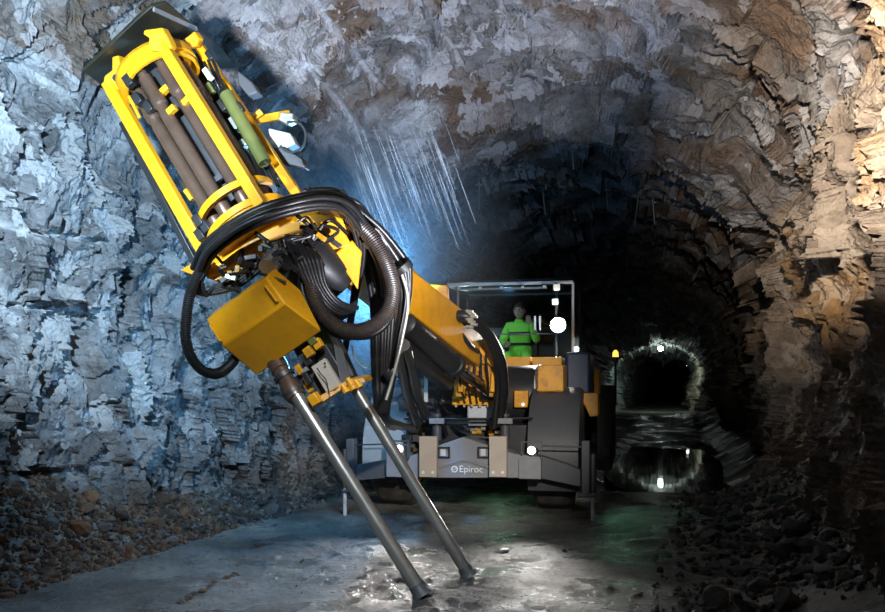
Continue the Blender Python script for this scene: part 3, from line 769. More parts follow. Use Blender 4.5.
# cab: slim frame, panes on all sides, roof
cab = empty('cab', R(510, 400, 3.3), RYAW, rig)
CY0, CY1 = 3.0, 4.5
A_ = R(447.5, 286, CY0); B_ = R(573, 281, CY0); zt = 0.5 * (A_.z + B_.z); zb = R(510, 372, CY0).z
wcab = (B_ - A_).dot(RX); cl = Vector((A_.x, A_.y, 0))
def C3(u, v, z): return cl + RX * u * wcab + RY * v * (CY1 - CY0) + RZ * z
for (u, v) in ((0, 0), (1, 0), (1, 1), (0, 1), (0.085, 0)):
    MB().bar(C3(u, v, zb), C3(u, v, zt), 0.035 if u != 0.085 else .02, 0.035).build('cab_post', 'light_grey' if (u, v) == (1, 0) else 'dark_grey', cab, 0.006)
for (a, b) in (((0, 0), (1, 0)), ((0, 1), (1, 1)), ((0, 0), (0, 1)), ((1, 0), (1, 1))):
    MB().bar(C3(*a, zt), C3(*b, zt), 0.045, 0.045).build('roof_rail', 'light_grey' if a == (0, 0) and b == (1, 0) else 'dark_grey', cab, 0.01)
    MB().bar(C3(*a, zb), C3(*b, zb), 0.07, 0.07).build('sill_rail', 'dark_grey', cab, 0.01)
MB().box(C3(.5, .5, zt + .045), (wcab, CY1 - CY0, 0.04), RFR).build('cab_roof', 'black', cab, 0.02)
for z_ in (zt - .07,):
    MB().bar(C3(.08, -.01, z_), C3(.80, -.01, z_), .02, .03).build('wiper_rail', 'grey', cab)
for k in range(5):
    q = C3(.1 + .17 * k, -.03, zt - .055); MB().box(q, (.04, .03, .03), RFR).build('clip', 'light_grey', cab)
MB().bar(C3(.1, .0, zb + .52), C3(.92, .0, zb + .52), .018, .018).build('grab_bar', 'dark_grey', cab)
for (o_, x_, y_) in (((.5, .01), wcab - .06, .012),):
    MB().box(C3(.5, 0.045, (zt + zb) / 2), (wcab - .06, .012, zt - zb - .08), (RX, (RY + RZ * .12).normalized(), (RZ - RY * .12).normalized())).build('windscreen', 'glass', cab, smooth=0)
MB().box(C3(1, .5, (zt + zb) / 2), (.012, CY1 - CY0 - .06, zt - zb - .06), RFR).build('side_pane', 'glass', cab, smooth=0)
MB().box(C3(0, .5, (zt + zb) / 2), (.012, CY1 - CY0 - .06, zt - zb - .06), RFR).build('side_pane', 'glass', cab, smooth=0)
MB().box(C3(.5, .5, zb - .05), (wcab, CY1 - CY0, .06), RFR).build('cab_floor', 'black', cab)
MB().box(C3(.5, .98, zb + .35), (wcab, .04, .7), RFR).build('rear_panel', 'dark_grey', cab)
st_ = empty('operator_seat', C3(.52, .62, zb), RYAW, cab)
MB().box(C3(.52, .60, zb + .10), (.5, .5, .14), RFR).build('seat_cushion', 'black', cab, 0.03)
MB().box(C3(.52, .78, zb + .45), (.5, .12, .62), RFR).build('seat_back', 'black', cab, 0.03)
bpy.data.objects.remove(st_)
MB().bar(C3(.30, .2, zb), C3(.30, .24, zb + .42), .22, .16).build('console', 'black', cab, 0.02)
# lamp mast with three lamps, the lowest one switched on
mast = empty('lamp_mast', R(556, 370, 2.8), RYAW, rig)
MB().tube([R(556.5, 372, 2.85), R(556.5, 283, 2.85)], 0.022, 10).build('mast_tube', 'dark_grey', mast)
for (x, y) in ((556.5, 287), (555, 301.5)):
    rbox(x - 3.2, x + 3.2, y - 3.2, y + 3.2, 2.74, 0.07).build('mast_lamp', 'lamp_pale', mast, 0.012)
q = R(558, 325, 2.62)
MB().cyl(q + RY * .02, q + RY * .14, .10, .06, 24).build('lamp_housing', 'black', mast)
MB().stepped(q + RY * .03, q - RY * .03, [(0, .095), (.6, .095), (1, .06)], 24).build('lamp_lens', 'lamp_on', mast)
o = spot('mast_lamp_beam', q - RY * .10, (-0.8, 5.6, 0), 350, (1.0, 0.96, 0.90), 34, 0.9, 0.05)
for (x0, x1, y0, y1) in ((534, 536, 316, 330), (539, 541, 316, 330)):
    rbox(x0, x1, y0, y1, 2.9, .03).build('grab_handle', 'light_grey', mast)
# amber beacon on the back and a green tinted rear work lamp
q = R(615.5, 353.5, 4.2)
MB().cyl(q - RZ * .12, q - RZ * .05, .04, n=12).build('beacon_base', 'black', rig)
MB().stepped(q - RZ * .05, q + RZ * .05, [(0, .045), (.7, .04), (1, .015)], 14).build('beacon_lens', 'lamp_amber', rig)
MB().bar(q - RZ * .12, q - RZ * 0.75, .03, .03).build('beacon_post', 'black', rig)
q = R(606, 452, 1.75)
MB().cyl(q, q + RY * .08 - RX * .04, .05, .04, 14).build('rear_work_lamp', 'dark_grey', rig)
spot('rear_lamp_beam', q - RY * .05 + RX * .06, P(690, 520, 9.4), 7, (0.35, 1.0, 0.62), 80, 0.8, 0.04)
q = R(500, 470, 1.6)
point('underbody_lamp', q, 2, (0.45, 1.0, 0.6), 0.03)

# --- boom pedestal and boom
bo = empty('boom', R(475, 420, 0.7), RYAW, rig)
rbox(467, 500, 404, 419, 0.45, 0.6).build('turntable', 'light_grey', bo, 0.02)
rbox(468, 501, 421, 426, 0.40, 0.6).build('turntable_plate', 'grey', bo, 0.006)
rbox(452, 500, 396, 405, 0.38, 0.6).build('pedestal_flange', 'yellow', bo, 0.008)
for k in range(6):
    q = R(456 + 8 * k, 406, 0.37); MB().cyl(q, q + RY * .03, .014, n=8).build('flange_bolt', 'beige', bo)
rpoly([(462, 397), (459, 372), (462, 348), (478, 338), (492, 345), (499, 365), (494, 397)], 0.50, 0.10).build('pedestal_cheek', 'yellow_dark', bo, 0.01)
rpoly([(462, 397), (459, 372), (462, 348), (478, 338), (492, 345), (499, 365), (494, 397)], 0.95, 0.08).build('pedestal_cheek', 'yellow_dark', bo, 0.01)
rpoly([(490, 397), (493, 372), (489, 360), (494, 358), (500, 368), (497, 397)], 0.32, 0.2).build('pedestal_lug', 'yellow', bo, 0.008)
rpoly([(452, 400), (455, 380), (460, 378), (463, 400)], 0.34, 0.2).build('pedestal_lug', 'yellow', bo, 0.008)
rpoly([(455, 397), (456, 376), (461, 352), (472, 340), (485, 339), (497, 352), (500, 372), (495, 397), (487, 397), (484, 380), (474, 374), (466, 382), (464, 397)], 0.06, 0.12).build('pedestal_cheek', 'yellow_dark', bo, 0.012)
for k, (x0, y0, x1, y1, wd) in enumerate(((463, 372, 478, 346, .05), (478, 346, 494, 366, .05), (461, 392, 462, 374, .06), (493, 392, 495, 372, .06), (470, 362, 488, 362, .04))):
    MB().bar(R(x0, y0, .03), R(x1, y1, .03), wd, .08, RY).build('casting_rib', 'yellow' if k % 2 else 'yellow_dark', bo, .008)
for k in range(14):
    q = R(random.uniform(460, 496), random.uniform(346, 394), .03)
    MB().cyl(q, q + RY * .06, random.uniform(.014, .03), n=10).build('casting_bolt', random.choice(['yellow', 'yellow_dark', 'silver', 'orange']), bo)
for k in range(5):
    MB().tube(spline([R(462 + 6 * k, 344 + 2 * k, .02), R(466 + 5 * k, 360, -.03), R(460 + 7 * k, 380, -.02), R(464 + 6 * k, 398, .05)], 6), .012, 8).build('hose', 'rubber', bo)
q = R(481, 356, .04); MB().cyl(q, q + RY * .9, .055, n=18).build('pivot_pin', 'silver', bo)
MB().stepped(q - RY * .03, q + RY * .02, [(0, .03), (.3, .07), (1, .07)], 16).build('pin_cap', 'orange', bo)
for k, (x, y) in enumerate(((467, 362), (472, 380), (484, 384), (468, 348), (487, 372))):
    q = R(x, y, .44); MB().box(q, (.07, .07, .06), RFR).build('grease_block', 'yellow', bo, 0.006)
# the beam: tapered box from the pedestal to the feed mount
def boom_beam():
    n0 = P(474, 356, 9.75); n1 = P(338, 246, 7.0)
    ax_ = (n1 - n0).normalized(); side = ax_.cross(RZ).normalized() * -1; up = side.cross(ax_)
    if up.z < 0: up = -up
    return n0, n1, ax_, side, up
n0, n1, bax, bside, bup = boom_beam()
bm_ = MB(); rs = [(0.0, .17, .15), (.12, .20, .20), (.30, .20, .21), (1.0, .15, .16)]
k0 = 0
for (t, w_, h_) in rs:
    c = n0.lerp(n1, t)
    bm_.v += [c - bside * w_ - bup * h_, c + bside * w_ - bup * h_, c + bside * w_ + bup * h_, c - bside * w_ + bup * h_]
for i in range(len(rs) - 1):
    for j in range(4): bm_.f.append((i * 4 + j, i * 4 + (j + 1) % 4, (i + 1) * 4 + (j + 1) % 4, (i + 1) * 4 + j))
bm_.f += [(3, 2, 1, 0), tuple(4 * (len(rs) - 1) + j for j in range(4))]
bm_.build('boom_beam', 'yellow', bo, 0.02)
MB().tube([n0.lerp(n1, .34) + bup * .24 - bside * .1, n0.lerp(n1, .62) + bup * .225 - bside * .1], .022, 8).build('edge_highlight', 'silver', bo)  # silver tube standing for the pale highlight along the beam's upper edge
q = P(438, 297, 8.9)
MB().prism([P(428, 284, 8.9), P(447, 285, 8.9), P(448, 300, 8.9), (P(443, 308, 8.9)), P(430, 304, 8.9)], Vector((0.02, .3, 0))).build('boom_bracket', 'yellow', bo, 0.012)
MB().bar(P(404, 271, 8.3), P(436, 302, 8.9), .09, .12).build('boom_link', 'yellow', bo, 0.01)
# lift cylinder below the beam, black barrel and bright rod
p0, p1, p2 = P(404, 322, 7.9), P(455, 366, 8.95), P(491, 394, 9.65)
MB().stepped(p0, p1, [(0, .06), (.02, .10), (.93, .10), (.94, .115), (1, .115)], 24).build('lift_cylinder', 'black', bo)
MB().cyl(p1, p2, .055, n=18).build('cylinder_rod', 'chrome', bo)
MB().cyl(p2 - RX * .1, p2 + RX * .1, .07, n=16).build('rod_eye', 'steel', bo)
p0, p1 = P(398, 345, 8.0), P(448, 384, 9.3)
MB().stepped(p0, p1, [(0, .05), (.02, .085), (.97, .085), (1, .06)], 20).build('lift_cylinder', 'black', bo)
MB().bar(P(426, 374, 9.5), P(426, 402, 9.5), .05, .04).build('hose_stand', 'beige', bo)
for (x, y) in ((437, 424), (505, 424)):
    a = R(x, 440, .15); MB().stepped(a, R(x, 414, .15), [(0, .05), (.55, .05), (.56, .028), (.9, .028), (.91, .05), (1, .05)], 16).build('stay_cylinder', 'dark_grey', ch)
    MB().box(R(x, 421, .1), (.16, .06, .06), RFR).build('stay_clamp', 'grey', ch, 0.005)
MB().tube([R(405, 419, .3), R(435, 419, .2), R(505, 419, .2), R(533, 418, .3)], .012, 8).build('front_bar', 'black', ch)
# valve and hose clutter between the wheels
for k in range(46):
    x = random.uniform(397, 448); y = random.uniform(372, 440)
    q = R(x, y, random.uniform(.3, .8))
    if k % 2: MB().box(q, (random.uniform(.06, .16), .08, random.uniform(.06, .14)), RFR).build('valve', random.choice(['black', 'black', 'dark_grey']), ch, .006)
    else:
        a = q + Vector((random.uniform(-.2, .2), random.uniform(-.1, .1), random.uniform(-.3, .3))); b = (q + a) / 2 + Vector((random.uniform(-.12, .12), -.1, random.uniform(-.1, .1)))
        MB().tube(spline([q, b, a], 6), random.uniform(.012, .025), 8).build('hose', 'rubber', ch)
for k in range(12):
    q = R(random.uniform(470, 500), random.uniform(428, 436), random.uniform(.2, .5))
    MB().cyl(q, q + RX * .05, .02, n=8).build('fitting', random.choice(['silver', 'yellow_dark', 'orange']), ch)
for k in range(3): MB().tube(spline([R(452 + 4 * k, 425, .4), R(462 + 3 * k, 432, .3), R(480 + 5 * k, 438, .3), R(500, 436, .35)], 6), .014, 8).build('hose', 'rubber', ch)
for k in range(7):
    q = P(466 + 2.2 * (k % 3), 311 + 2.6 * k, 8.75); MB().cyl(q, q + Vector((.07, -.02, -.01)), .016, n=10).build('hose_fitting', 'silver', bo)
hose([(455, 316, 8.8), (470, 318, 8.8), (488, 335, 9.0), (500, 360, 9.2), (503, 390, 9.35), (498, 425, 9.5)], .06, bo)
hose([(458, 320, 8.9), (480, 330, 9.0), (494, 352, 9.1), (498, 382, 9.3), (494, 428, 9.4)], .035, bo)
hose([(447, 318, 8.9), (458, 330, 8.9), (470, 345, 9.0), (478, 352, 9.3)], .025, bo)

# --- the feed: tilted frame with the rod carousel at its head
U = (P(300, 400, 6.19) - P(423, 597, 5.94)).normalized()
fd = empty('feed', P(423, 597, 5.94), 0, rig)
ca = empty('rod_carousel', P(233, 215, 6.5), 0, rig)
# drill string and stinger reaching the ground
a, b = P(423, 596, 5.94), P(292, 388, 6.2)
MB().cyl(a.lerp(b, .03), b, .048, n=24).build('drill_tube', 'rodsteel', fd)
MB().stepped(a, a.lerp(b, .05), [(0, .078), (.25, .072), (.5, .056), (1, .054)], 20).build('drill_bit', 'dark_grey', fd)
a2, b2 = P(470, 577, 6.53), P(338, 360, 6.75)
MB().cyl(a2.lerp(b2, .03), b2, .044, n=24).build('stinger_tube', 'rodsteel', fd)
MB().stepped(a2, a2.lerp(b2, .045), [(0, .08), (.35, .07), (.5, .055), (1, .05)], 20).build('stinger_foot', 'dark_grey', fd)
# chuck on the drill string
c0, c1 = P(297, 398, 6.19), P(276, 362, 6.33)
MB().stepped(c0, c1, [(0, .066), (.06, .072), (.35, .072), (.36, .062), (.75, .062), (.76, .07), (1, .07)], 24).build('chuck', 'rust', fd)
for (t, w_) in ((.15, .02), (.6, .015)):
    q = c0.lerp(c1, t); MB().ring(q, .073, U, .012, .03, n=24).build('chuck_ring', 'steel', fd)
# feed beam behind, from the lower clamp to the head
ex_ = Vector((.80, -.28, .50)); ex_ = (ex_ - U * ex_.dot(U)).normalized(); ey_ = U.cross(ex_)
if ey_.y < 0: ey_ = -ey_
g0, g1 = P(345, 388, 6.55), P(196, 62, 7.1)
gx = (g1 - g0).normalized(); gex = (ex_ - gx * ex_.dot(gx)).normalized(); gey = gx.cross(gex)
GF = (gex, gey, gx)
MB().box((g0 + g1) / 2, (.20, .18, (g1 - g0).length), GF).build('feed_beam', 'steel', fd, .01)
for sgn in (-1, 1):
    MB().box((g0 + g1) / 2 + gex * .11 * sgn - gey * .07, (.03, .05, (g1 - g0).length * .98), GF).build('slide_rail', 'grey', fd, .004)
MB().bar(P(322, 348, 6.3), P(347, 389, 6.25), .11, .12, ex_).build('clamp_block', 'steel', fd, .008)
MB().bar(P(300, 345, 6.32), P(326, 392, 6.28), .07, .10, ex_).build('clamp_block', 'dark_grey', fd, .008)
# beige plate and its hairline cable
def quad_plate(pts, d, th_, mat, name, par, bev=.004):
    ps = [P(x, y, dd) for (x, y), dd in zip(pts, d)]
    n_ = (ps[1] - ps[0]).cross(ps[2] - ps[0]).normalized()
    if n_.y < 0: n_ = -n_
    return MB().prism(ps, n_ * th_).build(name, mat, par, bev)
quad_plate([(311, 367), (324.5, 358), (340.5, 385), (327.5, 395)], [6.14, 6.12, 6.10, 6.12], .05, 'beige', 'cover_plate', fd)
MB().tube(spline([P(317, 368, 6.08), P(321, 374, 6.08), P(326, 380, 6.07), P(328, 388, 6.07), P(329, 394, 6.07)], 5), .004, 6).build('cable', 'black', fd)
MB().bar(P(325, 363, 6.09), P(324.4, 364, 6.08), .01, .01).build('plate_bolt', 'black', fd)
quad_plate([(333, 343), (343, 349), (351, 378), (341, 385)], [6.25, 6.25, 6.2, 6.15], .06, 'steel', 'beam_end', fd)
# yellow foot plate with lugs
quad_plate([(314, 399), (318, 406), (350, 384), (366, 383), (364, 377), (349, 379)], [6.13, 6.13, 6.06, 6.2, 6.2, 6.06], .16, 'yellow_dark', 'foot_plate', fd, .006)
MB().bar(P(312, 394, 6.1), P(318, 404, 6.1), .07, .07, ex_).build('foot_lug', 'yellow', fd, .008)
for (x, y) in ((345, 389), (352, 386), (350, 382), (358, 384)):
    q = P(x, y, 6.05); MB().stepped(q - U * .03, q + U * .03, [(0, .028), (.5, .028), (.5, .018), (1, .018)], 12).build('foot_bolt', 'yellow', fd)
for k in range(9):
    x, y = random.uniform(296, 312), random.uniform(358, 392); q = P(x, y, random.uniform(6.12, 6.2))
    MB().bar(q, q + U * random.uniform(.03, .09), random.uniform(.025, .05), .04, ex_).build('clamp_part', random.choice(['yellow_dark', 'steel', 'grey', 'black']), fd, .004)
for (x, y, m_) in ((318, 344, 'yellow'), (309, 352, 'yellow_dark'), (313, 340, 'olive')):
    q = P(x, y, 6.15); MB().box(q, (.06, .05, .07), (ex_, ey_, U)).build('clamp_part', m_, fd, .005)

# yellow cover over the rotation unit
Rt = [P(266, 277, 5.97), P(285, 303, 5.90), P(322, 331, 6.08), P(301, 290, 6.2), P(275, 268, 6.12)]
Lt = [P(206, 320, 6.26), P(223, 347, 6.19), P(257, 376, 6.37), P(239, 334, 6.49), P(215, 311, 6.41)]
cb = MB(); cb.v = Rt + Lt
cb.f = [(0, 1, 2, 3, 4), (9, 8, 7, 6, 5)] + [(i, 5 + i, 5 + (i + 1) % 5, (i + 1) % 5) for i in range(5)]
cov = cb.build('rotation_unit_cover', 'yellow', fd, .012)
for (A1, A2, B1, B2, t) in ((Rt[0], Rt[1], Lt[0], Lt[1], .96), (Rt[0], Rt[1], Lt[0], Lt[1], .05)):
    e0, e1 = A1.lerp(B1, t), A2.lerp(B2, t); n_ = (A2 - A1).cross(B1 - A1).normalized()
    if n_.y > 0: n_ = -n_
    s0, s1 = e0.lerp(e1, .25), e0.lerp(e1, .85)
    MB().tube([s0, s0 + n_ * .025, s1 + n_ * .025, s1], .007, 8).build('cover_handle', 'yellow', fd)

# carousel: rails, hoops, end plates, rods
def rail(p, q, w_, h_, mat='yellow', par=ca, name='carousel_rail', up=None):
    return MB().bar(P(*p), P(*q), w_, h_, up or ex_).build(name, mat, par, .006)
rail((207, 256, 6.5), (108, 82, 6.75), .075, .09)
rail((262, 206, 6.15), (158, 37, 6.42), .085, .08)
rail((299, 197, 6.65), (193, 37, 6.95), .06, .07)
rail((195, 263, 6.66), (122, 122, 6.85), .035, .05, 'black', ca, 'cable_duct')
# hooked head ends of the rails
MB().prism([P(*p) for p in [(103, 83, 6.70), (104, 76, 6.70), (112, 70, 6.70), (112, 57, 6.70), (118, 55, 6.70), (120, 64, 6.70), (126, 74, 6.70), (124, 84, 6.70), (115, 92, 6.70)]], Vector((.02, .09, .02))).build('rail_hook', 'yellow', ca, .008)
q = P(116.5, 78, 6.68); MB().cyl(q - Vector((0, .01, 0)), q + Vector((0, .05, 0)), .028, n=16).build('hook_bush', 'black', ca)
MB().prism([P(*p) for p in [(148, 50, 6.36), (149, 38, 6.36), (143, 34, 6.36), (144, 30, 6.36), (162, 27.5, 6.36), (168, 38, 6.36), (172, 47, 6.36), (166, 53, 6.36)]], Vector((.02, .07, .02))).build('rail_hook', 'yellow', ca, .008)
MB().prism([P(*p) for p in [(176, 44, 6.8), (188, 36, 6.8), (194, 31, 6.8), (199, 38, 6.8), (196, 46, 6.8), (180, 50, 6.8)]], Vector((.02, .07, .02))).build('rail_hook', 'yellow', ca, .008)
UC = (P(158, 37, 6.42) - P(262, 206, 6.15)).normalized() * .5 + (P(108, 82, 6.75) - P(207, 256, 6.5)).normalized() * .5; UC.normalize()
c_lo, c_hi = P(238, 205, 6.5), P(163, 82, 6.72)
MB().ring(c_lo, .285, UC, .035, .05, n=56).build('carousel_hoop', 'yellow', ca)
MB().ring(c_hi + UC * .02, .285, UC, .025, .045, n=56).build('carousel_hoop', 'yellow', ca)
MB().ring(c_hi + UC * .085, .295, UC, .03, .085, n=56).build('head_collar', 'yellow', ca)
MB().ring(c_hi + UC * .12, .24, UC, .14, .02, n=56).build('head_plate', 'yellow_dark', ca)
MB().ring(c_lo - UC * .17, .27, UC, .10, .05, n=56).build('foot_collar', 'yellow', ca)
MB().cyl(c_lo - UC * .19, c_lo - UC * .23, .30, n=40).build('carousel_base', 'yellow_dark', ca)
for k in range(8):
    a_ = 2 * math.pi * (k + .35) / 8
    xx = (Vector((1, 0, 0)) - UC * UC.x).normalized(); yy = UC.cross(xx)
    d_ = (xx * math.cos(a_) + yy * math.sin(a_)) * .205
    A0, A1 = c_lo - UC * .16 + d_, c_hi + UC * .07 + d_
    MB().stepped(A0, A1, [(0, .030), (.02, .052), (.13, .052), (.14, .049), (.70, .049), (.71, .044), (.74, .044), (.75, .056), (.80, .056), (.81, .049), (.93, .049), (.94, .034), (.97, .038), (1, .026)], 18).build('drill_rod', 'rust', ca)
MB().cyl(c_lo - UC * .16, c_hi + UC * .1, .06, n=18).build('carousel_shaft', 'steel', ca)
for t in (.16, .72):
    q = c_lo.lerp(c_hi, t); MB().ring(q, .14, UC, .03, .04, n=24).build('rod_gripper', 'steel', ca)
for (x, y, d) in ((172, 110, 6.42), (187, 101, 6.40), (165, 90, 6.5)):
    q = P(x, y, d); MB().box(q, (.07, .05, .045), (ex_, ey_, U)).build('rod_clip', 'yellow', ca, .006)
for (x, y, d) in ((132, 86, 6.5), (141, 104, 6.5), (152, 112, 6.52), (202, 226, 6.35), (209, 232, 6.35), (204, 240, 6.4), (190, 190, 6.6)):
    q = P(x, y, d); MB().bar(q, q + U * .09, .06, .06, ex_).build('gripper_arm', 'black', ca, .006)
MB().bar(P(186, 190, 6.55), P(193, 200, 6.54), .05, .03, ex_).build('rail_tab', 'yellow', ca, .004)
MB().bar(P(129, 96, 6.55), P(140, 118, 6.53), .02, .02, ex_).build('rail_tab', 'yellow', ca, .003)
# the parts seen between the front and rear rails
MB().cyl(P(265, 163, 6.52), P(226, 94, 6.66), .05, n=20).build('feed_cylinder', 'olive', ca)
for k in range(16):
    t = random.random(); q = P(205 + 68 * t + random.uniform(-9, 9), 60 + 122 * t + random.uniform(-7, 7), random.uniform(6.6, 6.8))
    MB().bar(q, q + U * random.uniform(.04, .1), random.uniform(.03, .06), .04, ex_).build('fitting', random.choice(['black', 'black', 'silver', 'white', 'steel', 'olive']), ca, .005)
for k in range(3):
    MB().tube(spline([P(204 + 4 * k, 62 - 2 * k, 6.75), P(226 + 3 * k, 105, 6.7), P(248 + 4 * k, 140, 6.68), P(274 + 3 * k, 188, 6.62)], 8), .012, 8).build('hose', 'rubber', ca)
# arm and winch on the far side
MB().bar(P(248, 122, 6.9), P(290, 114, 7.0), .045, .06).build('side_arm', 'yellow', ca, .006)
MB().bar(P(250, 122, 6.9), P(262, 112, 6.9), .05, .05).build('side_arm_brace', 'yellow', ca, .006)
MB().prism([P(268, 128, 6.95), (P(290, 133, 6.95)), P(296, 144, 6.95), P(282, 150, 6.95), P(270, 143, 6.95)], Vector((0.02, .12, 0))).build('side_bracket', 'white', ca, .01)
MB().prism([P(280, 112, 6.92), P(293, 113, 6.92), P(294, 120, 6.92), P(286, 124, 6.92), P(278, 120, 6.92)], Vector((0.02, .1, 0))).build('side_bracket', 'silver', ca, .01)
MB().ring(P(292, 137, 6.88), .115, Vector((.25, 1, .1)), .016, .018, -1.9, 2.6, 30).build('cable_loop', 'black', ca)
MB().prism([P(268, 148, 6.9), P(284, 146, 6.9), P(303, 158, 6.9), P(306, 168, 6.9), P(288, 166, 6.9), P(276, 160, 6.9)], Vector((0.02, .12, 0))).build('side_motor', 'steel', ca, .015)
MB().prism([P(237, 70, 6.9), P(252, 82, 6.9), P(258, 92, 6.9), P(248, 96, 6.9), P(238, 84, 6.9)], Vector((0.02, .12, 0))).build('side_motor', 'dark_grey', ca, .01)
# dark hood plate over the head
def on_plane(px, py, p0, n):
    c = Vector((0, 0, CH)); d = Vector(((px - 442.5) / F, 1, (YH - py) / F)); return c + d * ((p0 - c).dot(n) / d.dot(n))
hp = c_hi + UC * .36
HN = (UC + Vector((0, -.12, 0))).normalized()
hood = MB().prism([on_plane(x, y, hp, HN) for x, y in [(83, 72), (113, 43), (138, 19), (152, 7), (167, 3), (193, 26), (222, 48), (236, 68), (205, 70), (150, 60), (103, 86)]], UC * .03)
hood.build('head_hood', 'plate_dark', ca, .006)
MB().bar(on_plane(153, 8, hp, HN) - UC * .01, on_plane(196, 28, hp, HN) - UC * .01, .015, .03).build('hood_edge', 'grey', ca)
# lower cradle of the carousel: yellow plates, motors
quad_plate([(180, 270), (204, 256), (214, 262), (196, 276)], [6.55, 6.5, 6.45, 6.5], .03, 'yellow_dark', 'cradle_wing', fd)
quad_plate([(200, 276), (262, 232), (318, 212), (352, 222), (360, 250), (354, 290), (335, 265), (290, 262), (225, 285)], [6.55, 6.5, 6.55, 6.6, 6.65, 6.65, 6.6, 6.55, 6.5], .14, 'yellow', 'cradle_plate', fd, .01)
quad_plate([(222, 262), (258, 234), (262, 241), (228, 268)], [6.3, 6.28, 6.28, 6.3], .05, 'yellow', 'cradle_strip', fd)
quad_plate([(318, 222), (338, 220), (352, 246), (330, 250)], [6.42, 6.42, 6.44, 6.44], .06, 'yellow', 'mount_plate', fd, .01)
quad_plate([(334, 254), (352, 240), (362, 252), (358, 290), (350, 278)], [6.45, 6.45, 6.48, 6.48, 6.46], .06, 'yellow', 'mount_plate', fd, .01)
MB().stepped(P(268, 268, 6.12), P(280, 248, 6.28), [(0, .068), (.5, .068), (.5, .08), (.75, .08), (.75, .06), (1, .06)], 24).build('rotation_motor', 'rodsteel', fd)
MB().stepped(P(286, 266, 6.2), P(294, 250, 6.3), [(0, .04), (.5, .04), (.5, .05), (1, .05)], 18).build('rotation_motor', 'steel', fd)
MB().stepped(P(345, 286, 6.6), P(298, 244, 6.45), [(0, .10), (.2, .15), (.8, .17), (1, .12)], 24).build('rotary_actuator', 'black', fd)
for k in range(64):
    t = random.random(); q = P(222 + 105 * t + random.uniform(-10, 12), 272 - 46 * t + random.uniform(-9, 14), random.uniform(6.05, 6.30))
    if k % 3 == 0: MB().bar(q, q + Vector((random.uniform(-.09, .09), 0, random.uniform(-.06, .08))), .035, .035).build('fitting', random.choice(['black', 'steel', 'silver', 'yellow_dark']), fd, .005)
    else:
        b = q + Vector((random.uniform(-.12, .12), random.uniform(-.08, .02), random.uniform(-.10, .10))); e = b + Vector((random.uniform(-.1, .12), 0, random.uniform(-.1, .06)))
        MB().tube(spline([q, b, e], 6), random.uniform(.009, .017), 8).build('hose', 'rubber', fd)

# --- the hose bundles
ho = empty('hose_bundle', P(330, 330, 6.4), 0, rig)
arc = [(199, 272, 6.25), (212, 247, 6.05), (248, 221, 5.95), (290, 206, 5.95), (325, 201, 6.05), (348, 209, 6.2), (368, 236, 6.4), (386, 272, 6.5), (391, 300, 6.5), (380, 322, 6.5), (356, 331, 6.5), (330, 321, 6.45), (312, 295, 6.4), (302, 262, 6.35)]
for k, (dx, dy, dd, r) in enumerate([(0, 0, 0, .034), (0, -7, .05, .026), (2, 6, .02, .026), (-2, 3, -.06, .022), (3, -3, -.05, .02), (-6, -4, .08, .024)]):
    hose([(x + dx * (1 if y > 205 else .5), y + dy, d + dd) for x, y, d in (arc[:9] if k % 2 else arc)], r, ho, 'rubber')
# heavy ribbed loop in front
hose([(318, 262, 6.25), (312, 285, 6.2), (322, 313, 6.2), (343, 329, 6.2), (366, 329, 6.2), (386, 314, 6.2), (393, 290, 6.25), (386, 262, 6.3), (371, 236, 6.3), (350, 216, 6.35)], .050, ho, 'rubber_brown', True, n=14)
hose([(306, 262, 6.3), (302, 288, 6.25), (314, 315, 6.25), (340, 335, 6.25), (372, 334, 6.25)], .028, ho)
# loop on the wall side
hose([(206, 262, 6.2), (193, 285, 6.15), (187, 312, 6.15), (186, 340, 6.15), (193, 360, 6.15), (206, 372, 6.15), (219, 373, 6.2), (231, 364, 6.3), (240, 350, 6.4)], .036, ho, 'rubber', True, n=14)
for k in range(4):
    hose([(203 + 2 * k, 265, 6.25), (190 + 4 * k, 282, 6.2), (194 + 4 * k, 292 + k, 6.25), (215, 293 - 2 * k, 6.3), (240, 285 - 3 * k, 6.35), (262, 268 - 3 * k, 6.4)], .017, ho)
# top cluster and the bundle hanging on the rig side
for k in range(9):
    j = k * 1.6
    hose([(300 + j, 200 - (k % 3) * 5, 6.3), (325 + j, 192 + (k % 4) * 3, 6.35), (350 + j * .8, 203 + (k % 3) * 4, 6.45), (368 + j * 1.1, 230, 6.55), (384 + j * 1.6, 252 + (k % 3) * 3, 6.65), (398 + j * .9, 268 + (k % 2) * 6, 6.7), (402 + j * .5, 300, 6.75), (396 + j * .2, 345, 6.8), (388 + k * .5, 385, 6.85), (380 + k * .8, 412, 6.9)], random.choice([.018, .022, .027]), ho)
for k in range(7):
    hose([(352 + 4 * k, 232, 6.6), (364 + 4 * k, 262, 6.7), (372 + 3.5 * k, 300, 6.75), (373 + 3 * k, 340, 6.8), (374 + 2.4 * k, 375, 6.85), (376 + 2 * k, 405, 6.9), (372 + 3 * k, 420, 7.2), (390 + 4 * k, 428, 8.2)], random.choice([.022, .028, .033]), ho)
for k in range(7):
    hose([(286 + 5 * k, 240 + 2 * k, 6.2), (297 + 4 * k, 262, 6.15), (308 + 3 * k, 285, 6.18), (322 + 3 * k, 308 - k, 6.25), (340 + 3 * k, 320 - 2 * k, 6.35)], random.choice([.016, .02, .024]), ho)
for k in range(3):
    hose([(346 + 4 * k, 210, 6.3), (358 + 3 * k, 250, 6.5), (352 + 2 * k, 300, 6.7), (345 + k, 345, 6.8), (342, 372, 6.75)], .016, ho)
hose([(400, 268, 6.6), (408, 300, 6.62), (402, 340, 6.65), (392, 380, 6.7), (386, 400, 6.7)], .012, ho, 'silver')
